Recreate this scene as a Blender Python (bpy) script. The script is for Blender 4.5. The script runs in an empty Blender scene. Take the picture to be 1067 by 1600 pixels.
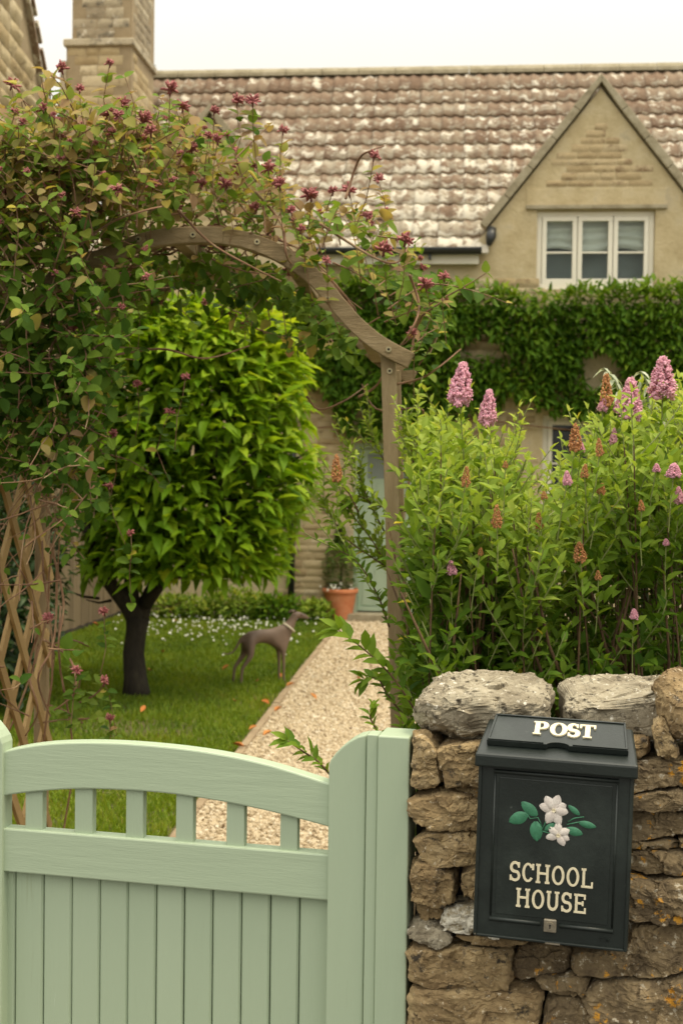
import bpy, bmesh, math, random
import numpy as np
from mathutils import Vector, Matrix, noise
random.seed(7); rng = np.random.default_rng(7)
sc = bpy.context.scene; C = sc.collection
R = math.radians; PI = math.pi

# ---------------------------------------------------------------- camera
F = 2000.0; W0, H0 = 1067, 1600
PITCH, ROLL = 1.72, 0.75
cd = bpy.data.cameras.new('camera'); cam = bpy.data.objects.new('camera', cd); C.objects.link(cam)
cam.location = (0, 0, 1.6)
CM = Matrix.Rotation(R(90 - PITCH), 3, 'X') @ Matrix.Rotation(R(ROLL), 3, 'Z')
cam.rotation_euler = CM.to_euler()
cd.sensor_fit = 'VERTICAL'; cd.sensor_height = 36.0; cd.lens = 36.0 * F / H0
cd.clip_start = 0.05; cd.clip_end = 600
cd.dof.use_dof = True; cd.dof.focus_distance = 2.55; cd.dof.aperture_fstop = 7.0
sc.camera = cam
sc.render.resolution_x, sc.render.resolution_y = 682, 1024

# ---------------------------------------------------------------- sky, sun, exposure
SUN_EL, SUN_AZ = 67, 112       # azimuth clockwise from +Y: high, from the right
w = bpy.data.worlds.new('World'); sc.world = w; w.use_nodes = True
nt = w.node_tree; nt.nodes.clear()
def wn(t): return nt.nodes.new(t)
sky = wn('ShaderNodeTexSky'); sky.sky_type = 'NISHITA'; sky.sun_disc = False
sky.sun_elevation = R(SUN_EL); sky.sun_rotation = R(SUN_AZ); sky.dust_density = 4; sky.air_density = 1.0
tc = wn('ShaderNodeTexCoord'); sep = wn('ShaderNodeSeparateXYZ'); nt.links.new(tc.outputs['Generated'], sep.inputs[0])
mr = wn('ShaderNodeMapRange'); mr.inputs['From Min'].default_value = 0.24; mr.inputs['From Max'].default_value = 1.0
mr.inputs['To Min'].default_value = 6.55; mr.inputs['To Max'].default_value = 23.0
nt.links.new(sep.outputs['Z'], mr.inputs['Value'])
cn = wn('ShaderNodeTexNoise'); cn.inputs['Scale'].default_value = 2.2; cn.inputs['Detail'].default_value = 4
nt.links.new(tc.outputs['Generated'], cn.inputs['Vector'])
cm = wn('ShaderNodeMapRange'); cm.inputs['To Min'].default_value = 0.93; cm.inputs['To Max'].default_value = 1.05
cm.inputs['From Min'].default_value = 0.3; cm.inputs['From Max'].default_value = 0.7
nt.links.new(cn.outputs['Fac'], cm.inputs['Value'])
mu = wn('ShaderNodeMath'); mu.operation = 'MULTIPLY'
nt.links.new(mr.outputs[0], mu.inputs[0]); nt.links.new(cm.outputs[0], mu.inputs[1])
vm = wn('ShaderNodeVectorMath'); vm.operation = 'SCALE'; vm.inputs[0].default_value = (1.0, 0.968, 0.86)
nt.links.new(mu.outputs[0], vm.inputs['Scale'])
mx = wn('ShaderNodeMix'); mx.data_type = 'RGBA'; mx.inputs[0].default_value = 0.92   # thick cloud over the clear sky
nt.links.new(sky.outputs[0], mx.inputs[6]); nt.links.new(vm.outputs[0], mx.inputs[7])
bg = wn('ShaderNodeBackground'); bg.inputs['Strength'].default_value = 0.10
nt.links.new(mx.outputs[2], bg.inputs[0])
wo = wn('ShaderNodeOutputWorld'); nt.links.new(bg.outputs[0], wo.inputs[0])
sl = bpy.data.lights.new('sun', 'SUN'); sl.energy = 1.5; sl.angle = R(14); sl.color = (1.0, 0.86, 0.60)
so = bpy.data.objects.new('sun', sl); C.objects.link(so)
sd = Vector((math.sin(R(SUN_AZ)) * math.cos(R(SUN_EL)), math.cos(R(SUN_AZ)) * math.cos(R(SUN_EL)), math.sin(R(SUN_EL))))
so.rotation_euler = sd.to_track_quat('Z', 'Y').to_euler(); so.location = (3, -3, 9)
sc.view_settings.view_transform = 'Standard'; sc.view_settings.look = 'None'
sc.view_settings.exposure = 0.52; sc.view_settings.gamma = 1.0; sc.view_settings.use_curve_mapping = False
sc.cycles.use_denoising = True; sc.cycles.max_bounces = 7; sc.cycles.diffuse_bounces = 3; sc.cycles.transparent_max_bounces = 6

# ---------------------------------------------------------------- measuring helpers (photo pixel -> place)
EYE = Vector((0, 0, 1.6))
def ray(px, py): return CM @ Vector(((px - W0 / 2) / F, -(py - H0 / 2) / F, -1.0))
def at(px, py, Y):
    d = ray(px, py); return EYE + d * (Y / d.y)
def gnd(px, py, z=0.0):
    d = ray(px, py); return EYE + d * ((z - 1.6) / d.z)
def proj(p):
    q = CM.transposed() @ (Vector(p) - EYE); return (W0 / 2 + F * q.x / -q.z, H0 / 2 - F * q.y / -q.z)
class Frame:                 # a vertical working plane: x along it, y away from the camera, z up
    def __init__(s, o, yaw):
        s.o = Vector((o[0], o[1], 0)); s.yaw = yaw
        s.x = Vector((math.cos(yaw), math.sin(yaw), 0)); s.y = Vector((-math.sin(yaw), math.cos(yaw), 0))
    def px(s, px, py, c=0.0):
        d = ray(px, py); t = (c - (EYE - s.o).dot(s.y)) / d.dot(s.y); p = EYE + d * t - s.o
        return (p.dot(s.x), p.z)
    def w(s, x, y, z): return s.o + s.x * x + s.y * y + Vector((0, 0, z))

# ---------------------------------------------------------------- materials
def mat(name, cols, scale=6, rough=0.8, bump=0.0, bscale=60, detail=4, transl=0.0, metallic=0.0, tint=False, pos='Object',
        rand=0.0, stretch=None, spec=None, extra=None):
    """cols: 1-4 linear colours spread over a noise (or over the per-piece tint)"""
    m = bpy.data.materials.new(name); m.use_nodes = True; n = m.node_tree; N = n.nodes; L = n.links
    b = N['Principled BSDF']; b.inputs['Roughness'].default_value = rough; b.inputs['Metallic'].default_value = metallic
    if spec is not None: b.inputs['Specular IOR Level'].default_value = spec
    t = N.new('ShaderNodeTexCoord'); geo = N.new('ShaderNodeNewGeometry')
    co = geo.outputs['Position'] if pos == 'World' else t.outputs['Object']
    if stretch:
        mp = N.new('ShaderNodeMapping'); mp.inputs['Scale'].default_value = stretch; L.new(co, mp.inputs[0]); co = mp.outputs[0]
    if rand:
        oi = N.new('ShaderNodeObjectInfo'); ad = N.new('ShaderNodeVectorMath'); ad.operation = 'ADD'
        sclr = N.new('ShaderNodeMath'); sclr.operation = 'MULTIPLY'; sclr.inputs[1].default_value = 37.0
        L.new(oi.outputs['Random'], sclr.inputs[0]); L.new(co, ad.inputs[0]); L.new(sclr.outputs[0], ad.inputs[1]); co = ad.outputs[0]
    no = N.new('ShaderNodeTexNoise'); no.inputs['Scale'].default_value = scale; no.inputs['Detail'].default_value = detail
    no.inputs['Roughness'].default_value = 0.70; L.new(co, no.inputs['Vector'])
    fac = no.outputs['Fac']
    if tint:
        a = N.new('ShaderNodeAttribute'); a.attribute_name = 'tint'
        m1 = N.new('ShaderNodeMath'); m1.operation = 'MULTIPLY_ADD'; m1.inputs[1].default_value = 0.16; L.new(fac, m1.inputs[0])
        m2 = N.new('ShaderNodeMath'); m2.operation = 'ADD'; m2.inputs[1].default_value = -0.08; L.new(a.outputs['Fac'], m2.inputs[0]); L.new(m2.outputs[0], m1.inputs[2]); fac = m1.outputs[0]
    else:
        mr = N.new('ShaderNodeMapRange'); mr.inputs['From Min'].default_value = 0.28; mr.inputs['From Max'].default_value = 0.72; L.new(fac, mr.inputs['Value']); fac = mr.outputs[0]
        if rand:
            m1 = N.new('ShaderNodeMath'); m1.operation = 'MULTIPLY_ADD'; m1.inputs[1].default_value = rand
            s1 = N.new('ShaderNodeMath'); s1.operation = 'MULTIPLY_ADD'; s1.inputs[1].default_value = 1 - rand; s1.inputs[2].default_value = 0
            L.new(fac, s1.inputs[0]); L.new(oi.outputs['Random'], m1.inputs[0]); L.new(s1.outputs[0], m1.inputs[2]); fac = m1.outputs[0]
    cr = N.new('ShaderNodeValToRGB'); L.new(fac, cr.inputs[0]); e = cr.color_ramp.elements
    for i, c in enumerate(cols):
        p = i / max(1, len(cols) - 1)
        if i == 0: e[0].position = 0; e[0].color = (*c, 1)
        elif i == len(cols) - 1: e[-1].position = 1; e[-1].color = (*c, 1)
        else: el = e.new(p); el.color = (*c, 1)
    if len(cols) == 1: e[1].color = (*cols[0], 1)
    col = cr.outputs[0]
    if extra: col = extra(N, L, co, col, geo)
    L.new(col, b.inputs['Base Color'])
    if bump:
        n2 = N.new('ShaderNodeTexNoise'); n2.inputs['Scale'].default_value = bscale; n2.inputs['Detail'].default_value = 6; n2.inputs['Roughness'].default_value = 0.74
        L.new(co, n2.inputs['Vector']); bp = N.new('ShaderNodeBump'); bp.inputs['Strength'].default_value = min(1, bump); bp.inputs['Distance'].default_value = 0.35 / bscale
        L.new(n2.outputs['Fac'], bp.inputs['Height']); L.new(bp.outputs[0], b.inputs['Normal'])
    if transl:
        tr = N.new('ShaderNodeBsdfTranslucent'); ms = N.new('ShaderNodeMixShader'); ms.inputs[0].default_value = transl
        br = N.new('ShaderNodeVectorMath'); br.operation = 'MULTIPLY'; br.inputs[1].default_value = (1.35, 1.3, 0.7); L.new(col, br.inputs[0]); L.new(br.outputs[0], tr.inputs[0])
        L.new(b.outputs[0], ms.inputs[1]); L.new(tr.outputs[0], ms.inputs[2]); L.new(ms.outputs[0], N['Material Output'].inputs[0])
    return m
def patches(color, scale, lo, hi, second=None, zramp=None, off=0.0):
    """patches of another colour where a noise passes a threshold (lichen, chipped paint, stains)"""
    def f(N, L, co, col, geo):
        todo = [(color, scale, lo, hi, off)] + ([second + (off + 5.3,)] if second else [])
        for (c, s, a, b_, o) in todo:
            mp = N.new('ShaderNodeVectorMath'); mp.operation = 'ADD'; mp.inputs[1].default_value = (o, o * 2, o); L.new(co, mp.inputs[0])
            n = N.new('ShaderNodeTexNoise'); n.inputs['Scale'].default_value = s; n.inputs['Detail'].default_value = 6; n.inputs['Roughness'].default_value = 0.68; L.new(mp.outputs[0], n.inputs['Vector'])
            v = n.outputs['Fac']
            if zramp:
                sp = N.new('ShaderNodeSeparateXYZ'); L.new(geo.outputs['Position'], sp.inputs[0])
                mz = N.new('ShaderNodeMapRange'); mz.inputs['From Min'].default_value = zramp[0]; mz.inputs['From Max'].default_value = zramp[1]
                mz.inputs['To Min'].default_value = zramp[2]; mz.inputs['To Max'].default_value = zramp[3]; L.new(sp.outputs['Z'], mz.inputs['Value'])
                ad = N.new('ShaderNodeMath'); ad.operation = 'ADD'; L.new(v, ad.inputs[0]); L.new(mz.outputs[0], ad.inputs[1]); v = ad.outputs[0]
            mr = N.new('ShaderNodeMapRange'); mr.inputs['From Min'].default_value = a; mr.inputs['From Max'].default_value = b_; L.new(v, mr.inputs['Value'])
            mi = N.new('ShaderNodeMix'); mi.data_type = 'RGBA'; L.new(mr.outputs[0], mi.inputs[0]); L.new(col, mi.inputs[6]); mi.inputs[7].default_value = (*c, 1); col = mi.outputs[2]
        return col
    return f
M = {}
M['paint'] = mat('sage_green_paint', [(.375, .455, .318), (.405, .49, .345)], 3, .42, .15, 22, stretch=(1, 1, 1), extra=patches((.30, .37, .22), 9, .66, .74))
M['paint_rail'] = mat('sage_green_paint_grain_along', [(.375, .455, .318), (.405, .49, .345)], 3, .42, .16, 34, stretch=(.10, 1, 1.2), extra=patches((.46, .55, .40), 14, .70, .74))
M['paint_board'] = mat('sage_green_paint_grain_up', [(.365, .445, .31), (.40, .48, .34)], 3, .45, .18, 44, stretch=(1.4, 1, .10), rand=.5, extra=patches((.27, .31, .18), 10, .62, .76, second=((.50, .58, .46), 26, .70, .73)))
M['black'] = mat('black_green_cast_metal', [(.008, .012, .010), (.014, .020, .017)], 7, .42, .25, 150, extra=patches((.032, .042, .036), 5, .50, .75, second=((.07, .08, .07), 34, .66, .74)))
M['cream'] = mat('cream_letter_paint', [(.66, .58, .40), (.78, .70, .50)], 60, .5, .3, 200)
M['petal'] = mat('petal_white_paint', [(.66, .58, .52), (.76, .70, .64)], 90, .6, .8, 300)
M['castleaf'] = mat('cast_leaf_green_paint', [(.035, .15, .075), (.06, .24, .13)], 70, .5, .5, 300)
M['steel'] = mat('worn_lock_metal', [(.30, .26, .20), (.42, .37, .28)], 40, .4, .2, 100, metallic=.8)
M['dark'] = mat('dark_gap', [(.012, .010, .008)], 5, .95)
M['stone'] = mat('ochre_wall_stone', [(.07, .045, .022), (.21, .14, .065), (.36, .26, .13), (.47, .36, .21)], 13, .95, 1.0, 75, 9, rand=.25, extra=patches((.045, .034, .022), 34, .57, .66, second=((.56, .47, .33), 85, .60, .66)))
M['stone_old'] = mat('lichened_wall_stone', [(.045, .032, .018), (.13, .092, .05), (.26, .19, .10), (.40, .31, .20)], 15, .95, 1.0, 75, 9, rand=.2, extra=patches((.50, .44, .33), 60, .59, .65, second=((.60, .29, .03), 24, .595, .64)))
M['stone_grey'] = mat('pale_grey_cap_stone', [(.08, .062, .038), (.20, .165, .11), (.34, .295, .21), (.46, .41, .31)], 17, .95, 1.0, 70, 9, rand=.15, extra=patches((.66, .62, .52), 75, .60, .66, second=((.06, .048, .03), 48, .56, .64)))
M['stone_white'] = mat('white_blotched_stone', [(.10, .08, .05), (.30, .25, .16), (.42, .36, .25)], 16, .95, 1.0, 80, 9, extra=patches((.62, .58, .48), 26, .47, .53, second=((.05, .045, .035), 20, .58, .63)))
M['cottage_stone'] = mat('cotswold_house_stone', [(.26, .18, .09), (.42, .32, .17), (.52, .42, .25), (.60, .51, .35)], 4, .93, .9, 28, 7, pos='World', rand=.6, extra=patches((.22, .15, .075), 6, .56, .70))
M['cottage_render'] = mat('pale_lime_render', [(.40, .31, .165), (.52, .425, .25), (.60, .51, .34)], 3.5, .95, .7, 22, 8, pos='World', extra=patches((.33, .28, .19), 3.5, .58, .75))
M['gable_stone'] = mat('flush_gable_stone', [(.34, .25, .13), (.48, .37, .21), (.56, .46, .29)], 5, .93, .9, 28, 7, pos='World', rand=.5, extra=patches((.26, .17, .09), 5.0, .54, .66))
M['chimney_stone'] = mat('grey_chimney_stone', [(.16, .125, .08), (.32, .26, .17), (.44, .37, .25), (.54, .48, .36)], 5, .93, .9, 28, 7, pos='World', rand=.6, extra=patches((.14, .12, .085), 7, .53, .66, second=((.62, .56, .44), 9, .60, .68)))
M['mortar'] = mat('lime_mortar', [(.24, .18, .10), (.36, .28, .17)], 5, .95, .4, 30, pos='World')
M['tile'] = mat('weathered_clay_tile', [(.15, .092, .06), (.235, .155, .10), (.28, .20, .135), (.34, .27, .185)], 5, .9, .5, 30, 5, pos='World', rand=.6,
    extra=patches((.42, .36, .27), 6, .50, .62, second=((.72, .66, .54), 5.5, .55, .60), zramp=(4.0, 6.6, .085, -.03)))
M['coping'] = mat('mossy_coping_stone', [(.20, .165, .10), (.33, .285, .19), (.42, .37, .27)], 7, .95, .5, 30, 6, pos='World')
M['lead'] = mat('lead_flashing', [(.22, .24, .25), (.32, .34, .35)], 4, .5)
M['gutter'] = mat('black_gutter_plastic', [(.02, .022, .022)], 4, .4)
M['white'] = mat('cream_white_window_paint', [(.78, .73, .60), (.82, .77, .64)], 4, .5)
M['blind'] = mat('pale_window_blind', [(.60, .62, .54), (.82, .82, .74)], 5, .8, stretch=(.6, 1, 4))
M['roomdark'] = mat('room_behind_window', [(.20, .235, .22), (.25, .29, .27)], 2, .6)
M['roomblack'] = mat('unlit_room', [(.015, .015, .013)], 2, .9)
M['door'] = mat('pale_green_door_paint', [(.37, .47, .34), (.42, .52, .38)], 2, .5)
M['terracotta'] = mat('terracotta', [(.44, .14, .055), (.56, .20, .085), (.60, .27, .14)], 8, .85, .2, 60)
M['oak'] = mat('weathered_oak', [(.13, .088, .04), (.27, .195, .10), (.38, .29, .165)], 9, .85, .9, 28, 6, rand=.25, stretch=(1, 1, .16))
M['oak_x'] = mat('weathered_oak_grain_along', [(.13, .088, .04), (.27, .195, .10), (.38, .29, .165)], 11, .85, .9, 34, 6, stretch=(.3, 1, 1.2))
M['slat'] = mat('tan_wooden_slat', [(.27, .165, .06), (.42, .28, .115)], 9, .8, .4, 40, rand=.5, stretch=(1, 1, .2))
M['fenceboard'] = mat('grey_brown_fence_board', [(.13, .095, .052), (.24, .18, .105)], 6, .9, .4, 30, rand=.6, stretch=(2, 2, .2))
M['brass'] = mat('brass_screw', [(.40, .34, .20)], 10, .4, metallic=.6)
M['bark'] = mat('dark_bark', [(.010, .008, .005), (.028, .021, .013), (.055, .045, .026)], 12, .95, 1.0, 30, 6, stretch=(1, 1, .4))
M['soil'] = mat('lawn_soil', [(.06, .055, .018), (.11, .10, .035), (.17, .13, .06)], 1.2, .95, .5, 20, 5, pos='World')
M['gravelbase'] = mat('gravel_bed', [(.34, .26, .155), (.46, .37, .24), (.55, .46, .32)], 22, .95, .8, 60, 6, pos='World')
M['gravel'] = mat('gravel_pebbles', [(.22, .15, .085), (.42, .33, .21), (.54, .44, .30), (.64, .57, .44)], 4, .9, tint=True)
M['kerb'] = mat('path_edging_stone', [(.24, .17, .10), (.38, .29, .18)], 8, .95, .4, 30, pos='World')
M['lane'] = mat('lane_asphalt', [(.04, .04, .038), (.065, .06, .055)], 9, .95, .5, 60, pos='World')
M['grass'] = mat('grass_blades', [(.065, .12, .006), (.14, .23, .008), (.23, .30, .012), (.32, .29, .06)], 3, .7, tint=True, transl=.35)
M['daisy'] = mat('daisy_petals', [(.75, .74, .62), (.8, .8, .72)], 3, .8)
M['orangeleaf'] = mat('fallen_orange_leaf', [(.42, .12, .02), (.50, .22, .05)], 20, .8, rand=.5)
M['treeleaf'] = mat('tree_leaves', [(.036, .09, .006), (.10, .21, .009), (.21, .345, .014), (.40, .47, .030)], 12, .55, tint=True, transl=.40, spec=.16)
M['ivyleaf'] = mat('wall_climber_leaves', [(.028, .075, .005), (.065, .145, .008), (.125, .22, .012), (.24, .32, .02)], 8, .6, tint=True, transl=.36, spec=.14)
M['honeyleaf'] = mat('honeysuckle_leaves', [(.045, .10, .012), (.115, .195, .024), (.18, .26, .036), (.26, .27, .055), (.32, .20, .12), (.44, .38, .06)], 30, .65, tint=True, transl=.36, spec=.12)
M['spirealeaf'] = mat('spiraea_leaves', [(.034, .085, .009), (.095, .18, .016), (.20, .295, .030), (.37, .46, .085), (.52, .44, .05)], 40, .6, tint=True, transl=.40, spec=.14)
M['greyleaf'] = mat('grey_felted_leaves', [(.30, .34, .22), (.50, .52, .38)], 10, .8, tint=True, transl=.2)
M['shrubleaf'] = mat('dark_shrub_leaves', [(.010, .028, .006), (.024, .060, .009), (.05, .10, .015)], 8, .5, tint=True, transl=.25)
M['potleaf'] = mat('pot_plant_leaves', [(.03, .075, .008), (.08, .16, .014), (.17, .25, .03)], 8, .5, tint=True, transl=.3)
M['stem'] = mat('brown_shrub_stems', [(.055, .028, .012), (.11, .06, .025), (.16, .105, .04)], 20, .8, pos='World')
M['greenstem'] = mat('green_shoot', [(.16, .20, .05), (.26, .27, .09)], 10, .7, pos='World')
M['vine'] = mat('honeysuckle_vine', [(.10, .045, .028), (.24, .13, .07), (.38, .28, .16)], 5, .85, pos='World')
M['honeyflower'] = mat('maroon_honeysuckle_flower', [(.14, .045, .035), (.32, .085, .085), (.52, .19, .19), (.52, .32, .22)], 3, .7, tint=True, transl=.2)
M['pinkflower'] = mat('pink_fluffy_florets', [(.66, .26, .37), (.80, .43, .53), (.88, .64, .69)], 3, .9, tint=True, transl=.2)
M['brownflower'] = mat('faded_brown_florets', [(.34, .14, .045), (.52, .24, .09), (.66, .42, .27)], 3, .9, tint=True, transl=.15)
M['dog'] = mat('grey_brown_coat', [(.11, .070, .048), (.18, .118, .080)], 3, .6, .2, 80)
M['collar'] = mat('pale_collar', [(.62, .55, .42)], 3, .6)
M['eye'] = mat('dog_nose_and_eye', [(.01, .008, .008)], 3, .3)
g = bpy.data.materials.new('window_glass'); g.use_nodes = True; gb = g.node_tree.nodes['Principled BSDF']
gb.inputs['Base Color'].default_value = (.9, .95, .93, 1); gb.inputs['Roughness'].default_value = .03; gb.inputs['Transmission Weight'].default_value = 1.0; gb.inputs['IOR'].default_value = 1.3
M['glass'] = g

# ---------------------------------------------------------------- object helpers
def tag(o, label=None, cat=None, group=None, kind=None):
    if label: o['label'] = label
    if cat: o['category'] = cat
    if group: o['group'] = group
    if kind: o['kind'] = kind
    return o
def empty(name, loc=(0, 0, 0), rz=0.0, parent=None):
    o = bpy.data.objects.new(name, None); o.location = loc; o.rotation_euler = (0, 0, rz); o.empty_display_size = .1
    C.objects.link(o); o.parent = parent; return o
def link(name, me, m=None, parent=None, loc=None, rot=None, scale=None, smooth=False):
    o = bpy.data.objects.new(name, me)
    if m is not None and not me.materials: me.materials.append(m)
    if smooth: me.polygons.foreach_set('use_smooth', [True] * len(me.polygons))
    C.objects.link(o); o.parent = parent
    if loc is not None: o.location = loc
    if rot is not None: o.rotation_euler = rot
    if scale is not None: o.scale = scale
    return o
class MB:                    # collects verts and faces of one object
    def __init__(s): s.v = []; s.f = []
    def add(s, v, f):
        n = len(s.v); s.v += [tuple(p) for p in v]; s.f += [tuple(i + n for i in q) for q in f]; return s
    def box(s, x0, x1, y0, y1, z0, z1):
        return s.add([(x0, y0, z0), (x1, y0, z0), (x1, y1, z0), (x0, y1, z0), (x0, y0, z1), (x1, y0, z1), (x1, y1, z1), (x0, y1, z1)],
                     [(0, 3, 2, 1), (4, 5, 6, 7), (0, 1, 5, 4), (1, 2, 6, 5), (2, 3, 7, 6), (3, 0, 4, 7)])
    def prism(s, pts, y0, y1):          # polygon in (x, z), counter-clockwise seen from the front, extruded along y
        n = len(pts); v = [(x, y0, z) for x, z in pts] + [(x, y1, z) for x, z in pts]
        return s.add(v, [tuple(range(n)), tuple(range(2 * n - 1, n - 1, -1))] + [(i + n, (i + 1) % n + n, (i + 1) % n, i) for i in range(n)])
    def strip(s, top, bot, y0, y1):      # band between two polylines in (x, z) with thickness
        for i in range(len(top) - 1):
            pass
        n = len(top); v = []
        for (a, b) in zip(top, bot): v += [(a[0], y0, a[1]), (b[0], y0, b[1]), (b[0], y1, b[1]), (a[0], y1, a[1])]
        f = []
        for i in range(n - 1):
            a = 4 * i; b = a + 4
            f += [(a, a + 1, b + 1, b), (a + 1, a + 2, b + 2, b + 1), (a + 2, a + 3, b + 3, b + 2), (a + 3, a, b, b + 3)]
        f += [(0, 3, 2, 1), (4 * n - 4, 4 * n - 3, 4 * n - 2, 4 * n - 1)]
        return s.add(v, f)
    def tube(s, pts, rad, k=6, cap=True):
        pts = [Vector(p) for p in pts]; n = len(pts)
        if not hasattr(rad, '__len__'): rad = [rad] * n
        up = Vector((0.13, 0.21, 1)); v = []
        t0 = (pts[1] - pts[0]).normalized(); a = t0.cross(up)
        if a.length < .1: a = t0.cross(Vector((1, 0, 0)))
        a.normalize()
        for i in range(n):
            t = (pts[min(i + 1, n - 1)] - pts[max(i - 1, 0)]).normalized()
            a = (a - t * a.dot(t)).normalized(); b = t.cross(a)
            for j in range(k):
                q = 2 * PI * j / k; v.append(pts[i] + (a * math.cos(q) + b * math.sin(q)) * rad[i])
        f = [(i * k + j, i * k + (j + 1) % k, (i + 1) * k + (j + 1) % k, (i + 1) * k + j) for i in range(n - 1) for j in range(k)]
        if cap: f += [tuple(range(k - 1, -1, -1)), tuple(range((n - 1) * k, n * k))]
        return s.add(v, f)
    def lathe(s, prof, k=24, c=(0, 0)):
        v = []
        for r, z in prof: v += [(c[0] + r * math.cos(2 * PI * j / k), c[1] + r * math.sin(2 * PI * j / k), z) for j in range(k)]
        return s.add(v, [(i * k + j, i * k + (j + 1) % k, (i + 1) * k + (j + 1) % k, (i + 1) * k + j) for i in range(len(prof) - 1) for j in range(k)])
    def mesh(s, name):
        me = bpy.data.meshes.new(name); me.from_pydata(s.v, [], s.f); me.validate(); me.update(); return me
    def build(s, name, m, parent=None, bevel=0, smooth=False, **k):
        o = link(name, s.mesh(name), m, parent, smooth=smooth, **k)
        if bevel:
            b = o.modifiers.new('bevel', 'BEVEL'); b.width = bevel; b.segments = 2; b.limit_method = 'ANGLE'; b.angle_limit = R(40)
        return o
def np_mesh(name, V, faces_list, tint=None, smooth=False):
    """V (n,3); faces_list: list of int arrays (m,k)"""
    me = bpy.data.meshes.new(name); me.vertices.add(len(V)); me.vertices.foreach_set('co', np.ascontiguousarray(V, dtype=np.float32).ravel())
    loops = np.concatenate([f.ravel() for f in faces_list]).astype(np.int32)
    tot = np.concatenate([np.full(len(f), f.shape[1], dtype=np.int32) for f in faces_list]); st = np.concatenate([[0], np.cumsum(tot)[:-1]]).astype(np.int32)
    me.loops.add(len(loops)); me.loops.foreach_set('vertex_index', loops)
    me.polygons.add(len(tot)); me.polygons.foreach_set('loop_start', st)
    if tint is not None:
        a = me.attributes.new('tint', 'FLOAT', 'POINT'); a.data.foreach_set('value', np.ascontiguousarray(tint, dtype=np.float32))
    me.update(calc_edges=True)
    me.polygons.foreach_set('use_smooth', np.full(len(tot), smooth)); return me
def unit(a): return a / np.maximum(np.linalg.norm(a, axis=1, keepdims=True), 1e-9)
def leaf_mesh(name, P, D, U, size, tint, wid=.42, droop=.25, fold=.12, rounded=False):
    """many leaves: base P, direction D, rough upper side U, length size, tint per leaf"""
    P = np.asarray(P, float); D = unit(np.asarray(D, float)); U = np.asarray(U, float); n = len(P); size = np.asarray(size, float)
    Nn = unit(U - (U * D).sum(1, keepdims=True) * D + 1e-6); S = np.cross(D, Nn)
    T = np.array([(0, 0, 0), (.30, -.86, fold), (.30, 0, 0), (.30, .86, fold), (.66, -.72, fold * .8), (.66, 0, 0), (.66, .72, fold * .8), (1, 0, 0)])
    if rounded:
        T = np.array([(0, 0, 0), (.20, -.80, fold), (.34, 0, 0), (.20, .80, fold), (.66, -.86, fold * .8), (.66, 0, 0), (.66, .86, fold * .8), (1, 0, 0), (.43, -1.06, fold), (.43, 1.06, fold), (.90, -.42, fold * .4), (.90, .42, fold * .4)])
    K = len(T); w = np.full(n, wid) if np.isscalar(wid) else np.asarray(wid); dr = droop * (0.4 + 1.2 * rng.random(n))
    V = P[:, None, :] + size[:, None, None] * (T[None, :, 0, None] * D[:, None, :] + (T[None, :, 1] * w[:, None] * .5)[:, :, None] * S[:, None, :]
        + (T[None, :, 2] * w[:, None] * 2 - dr[:, None] * T[None, :, 0] ** 2)[:, :, None] * Nn[:, None, :])
    base = (np.arange(n) * K)[:, None]
    if rounded:
        tri = np.concatenate([base + np.array([q]) for q in ((0, 2, 1), (0, 3, 2), (1, 2, 8), (3, 9, 2), (2, 5, 8), (2, 9, 5), (8, 5, 4), (9, 6, 5), (4, 5, 10), (5, 6, 11), (10, 5, 7), (5, 11, 7))])
        return np_mesh(name, V.reshape(-1, 3), [tri], np.repeat(np.clip(tint, 0, 1), K), smooth=True)
    tri = np.concatenate([base + np.array([q]) for q in ((0, 2, 1), (0, 3, 2), (4, 5, 7), (5, 6, 7))]); quad = np.concatenate([base + np.array([q]) for q in ((1, 2, 5, 4), (2, 3, 6, 5))])
    return np_mesh(name, V.reshape(-1, 3), [tri, quad], np.repeat(np.clip(tint, 0, 1), 8), smooth=True)
def in_poly(x, y, poly):
    c = False; j = len(poly) - 1
    for i in range(len(poly)):
        xi, yi = poly[i]; xj, yj = poly[j]
        if (yi > y) != (yj > y) and x < (xj - xi) * (y - yi) / (yj - yi) + xi: c = not c
        j = i
    return c
def interp(x, tab):
    for (a, b), (c, d) in zip(tab, tab[1:]):
        if x <= c: return b + (d - b) * (x - a) / (c - a) if x >= a else tab[0][1]
    return tab[-1][1]
def rv(s=1.0): return Vector((random.uniform(-s, s), random.uniform(-s, s), random.uniform(-s, s)))

# ================================================================ GROUND
def sheet(name, pts, z, m, kind='structure'):
    me = bpy.data.meshes.new(name); me.from_pydata([(x, y, z) for x, y in pts], [], [tuple(range(len(pts)))])
    return tag(link(name, me, m), kind=kind)
lawn = sheet('lawn', [(-150, 2.9), (150, 2.9), (150, 260), (-150, 260)], 0, M['soil'])
lane = sheet('lane', [(-150, -60), (150, -60), (150, 2.9), (-150, 2.9)], 0.0, M['lane'])
eL = [gnd(*p) for p in ((262, 1330), (305, 1270), (380, 1172), (445, 1085), (487, 1030), (522, 987), (530, 972))]
eL = [(p.x, p.y) for p in eL]; eL[0] = (eL[0][0], min(eL[0][1], 5.4)); eL.insert(0, (eL[0][0] - .06, 2.4))
def path_left(y): return interp(y, [(b, a) for a, b in eL])
HB = gnd(580, 970)                     # foot of the cottage wall at the door
hy = R(-5.2); HF = Frame((HB.x, HB.y), hy)
pathpts = list(eL) + [(-.05, HB.y + .1), (1.25, HB.y - .05), (1.05, 9), (.85, 6), (.75, 4.6), (.2, 3.3), (.15, 2.4)]
path = sheet('gravel_path', pathpts, .004, M['gravelbase'])
def in_path(x, y): return in_poly(x, y, pathpts)
kb = MB()                            # path edging
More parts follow.
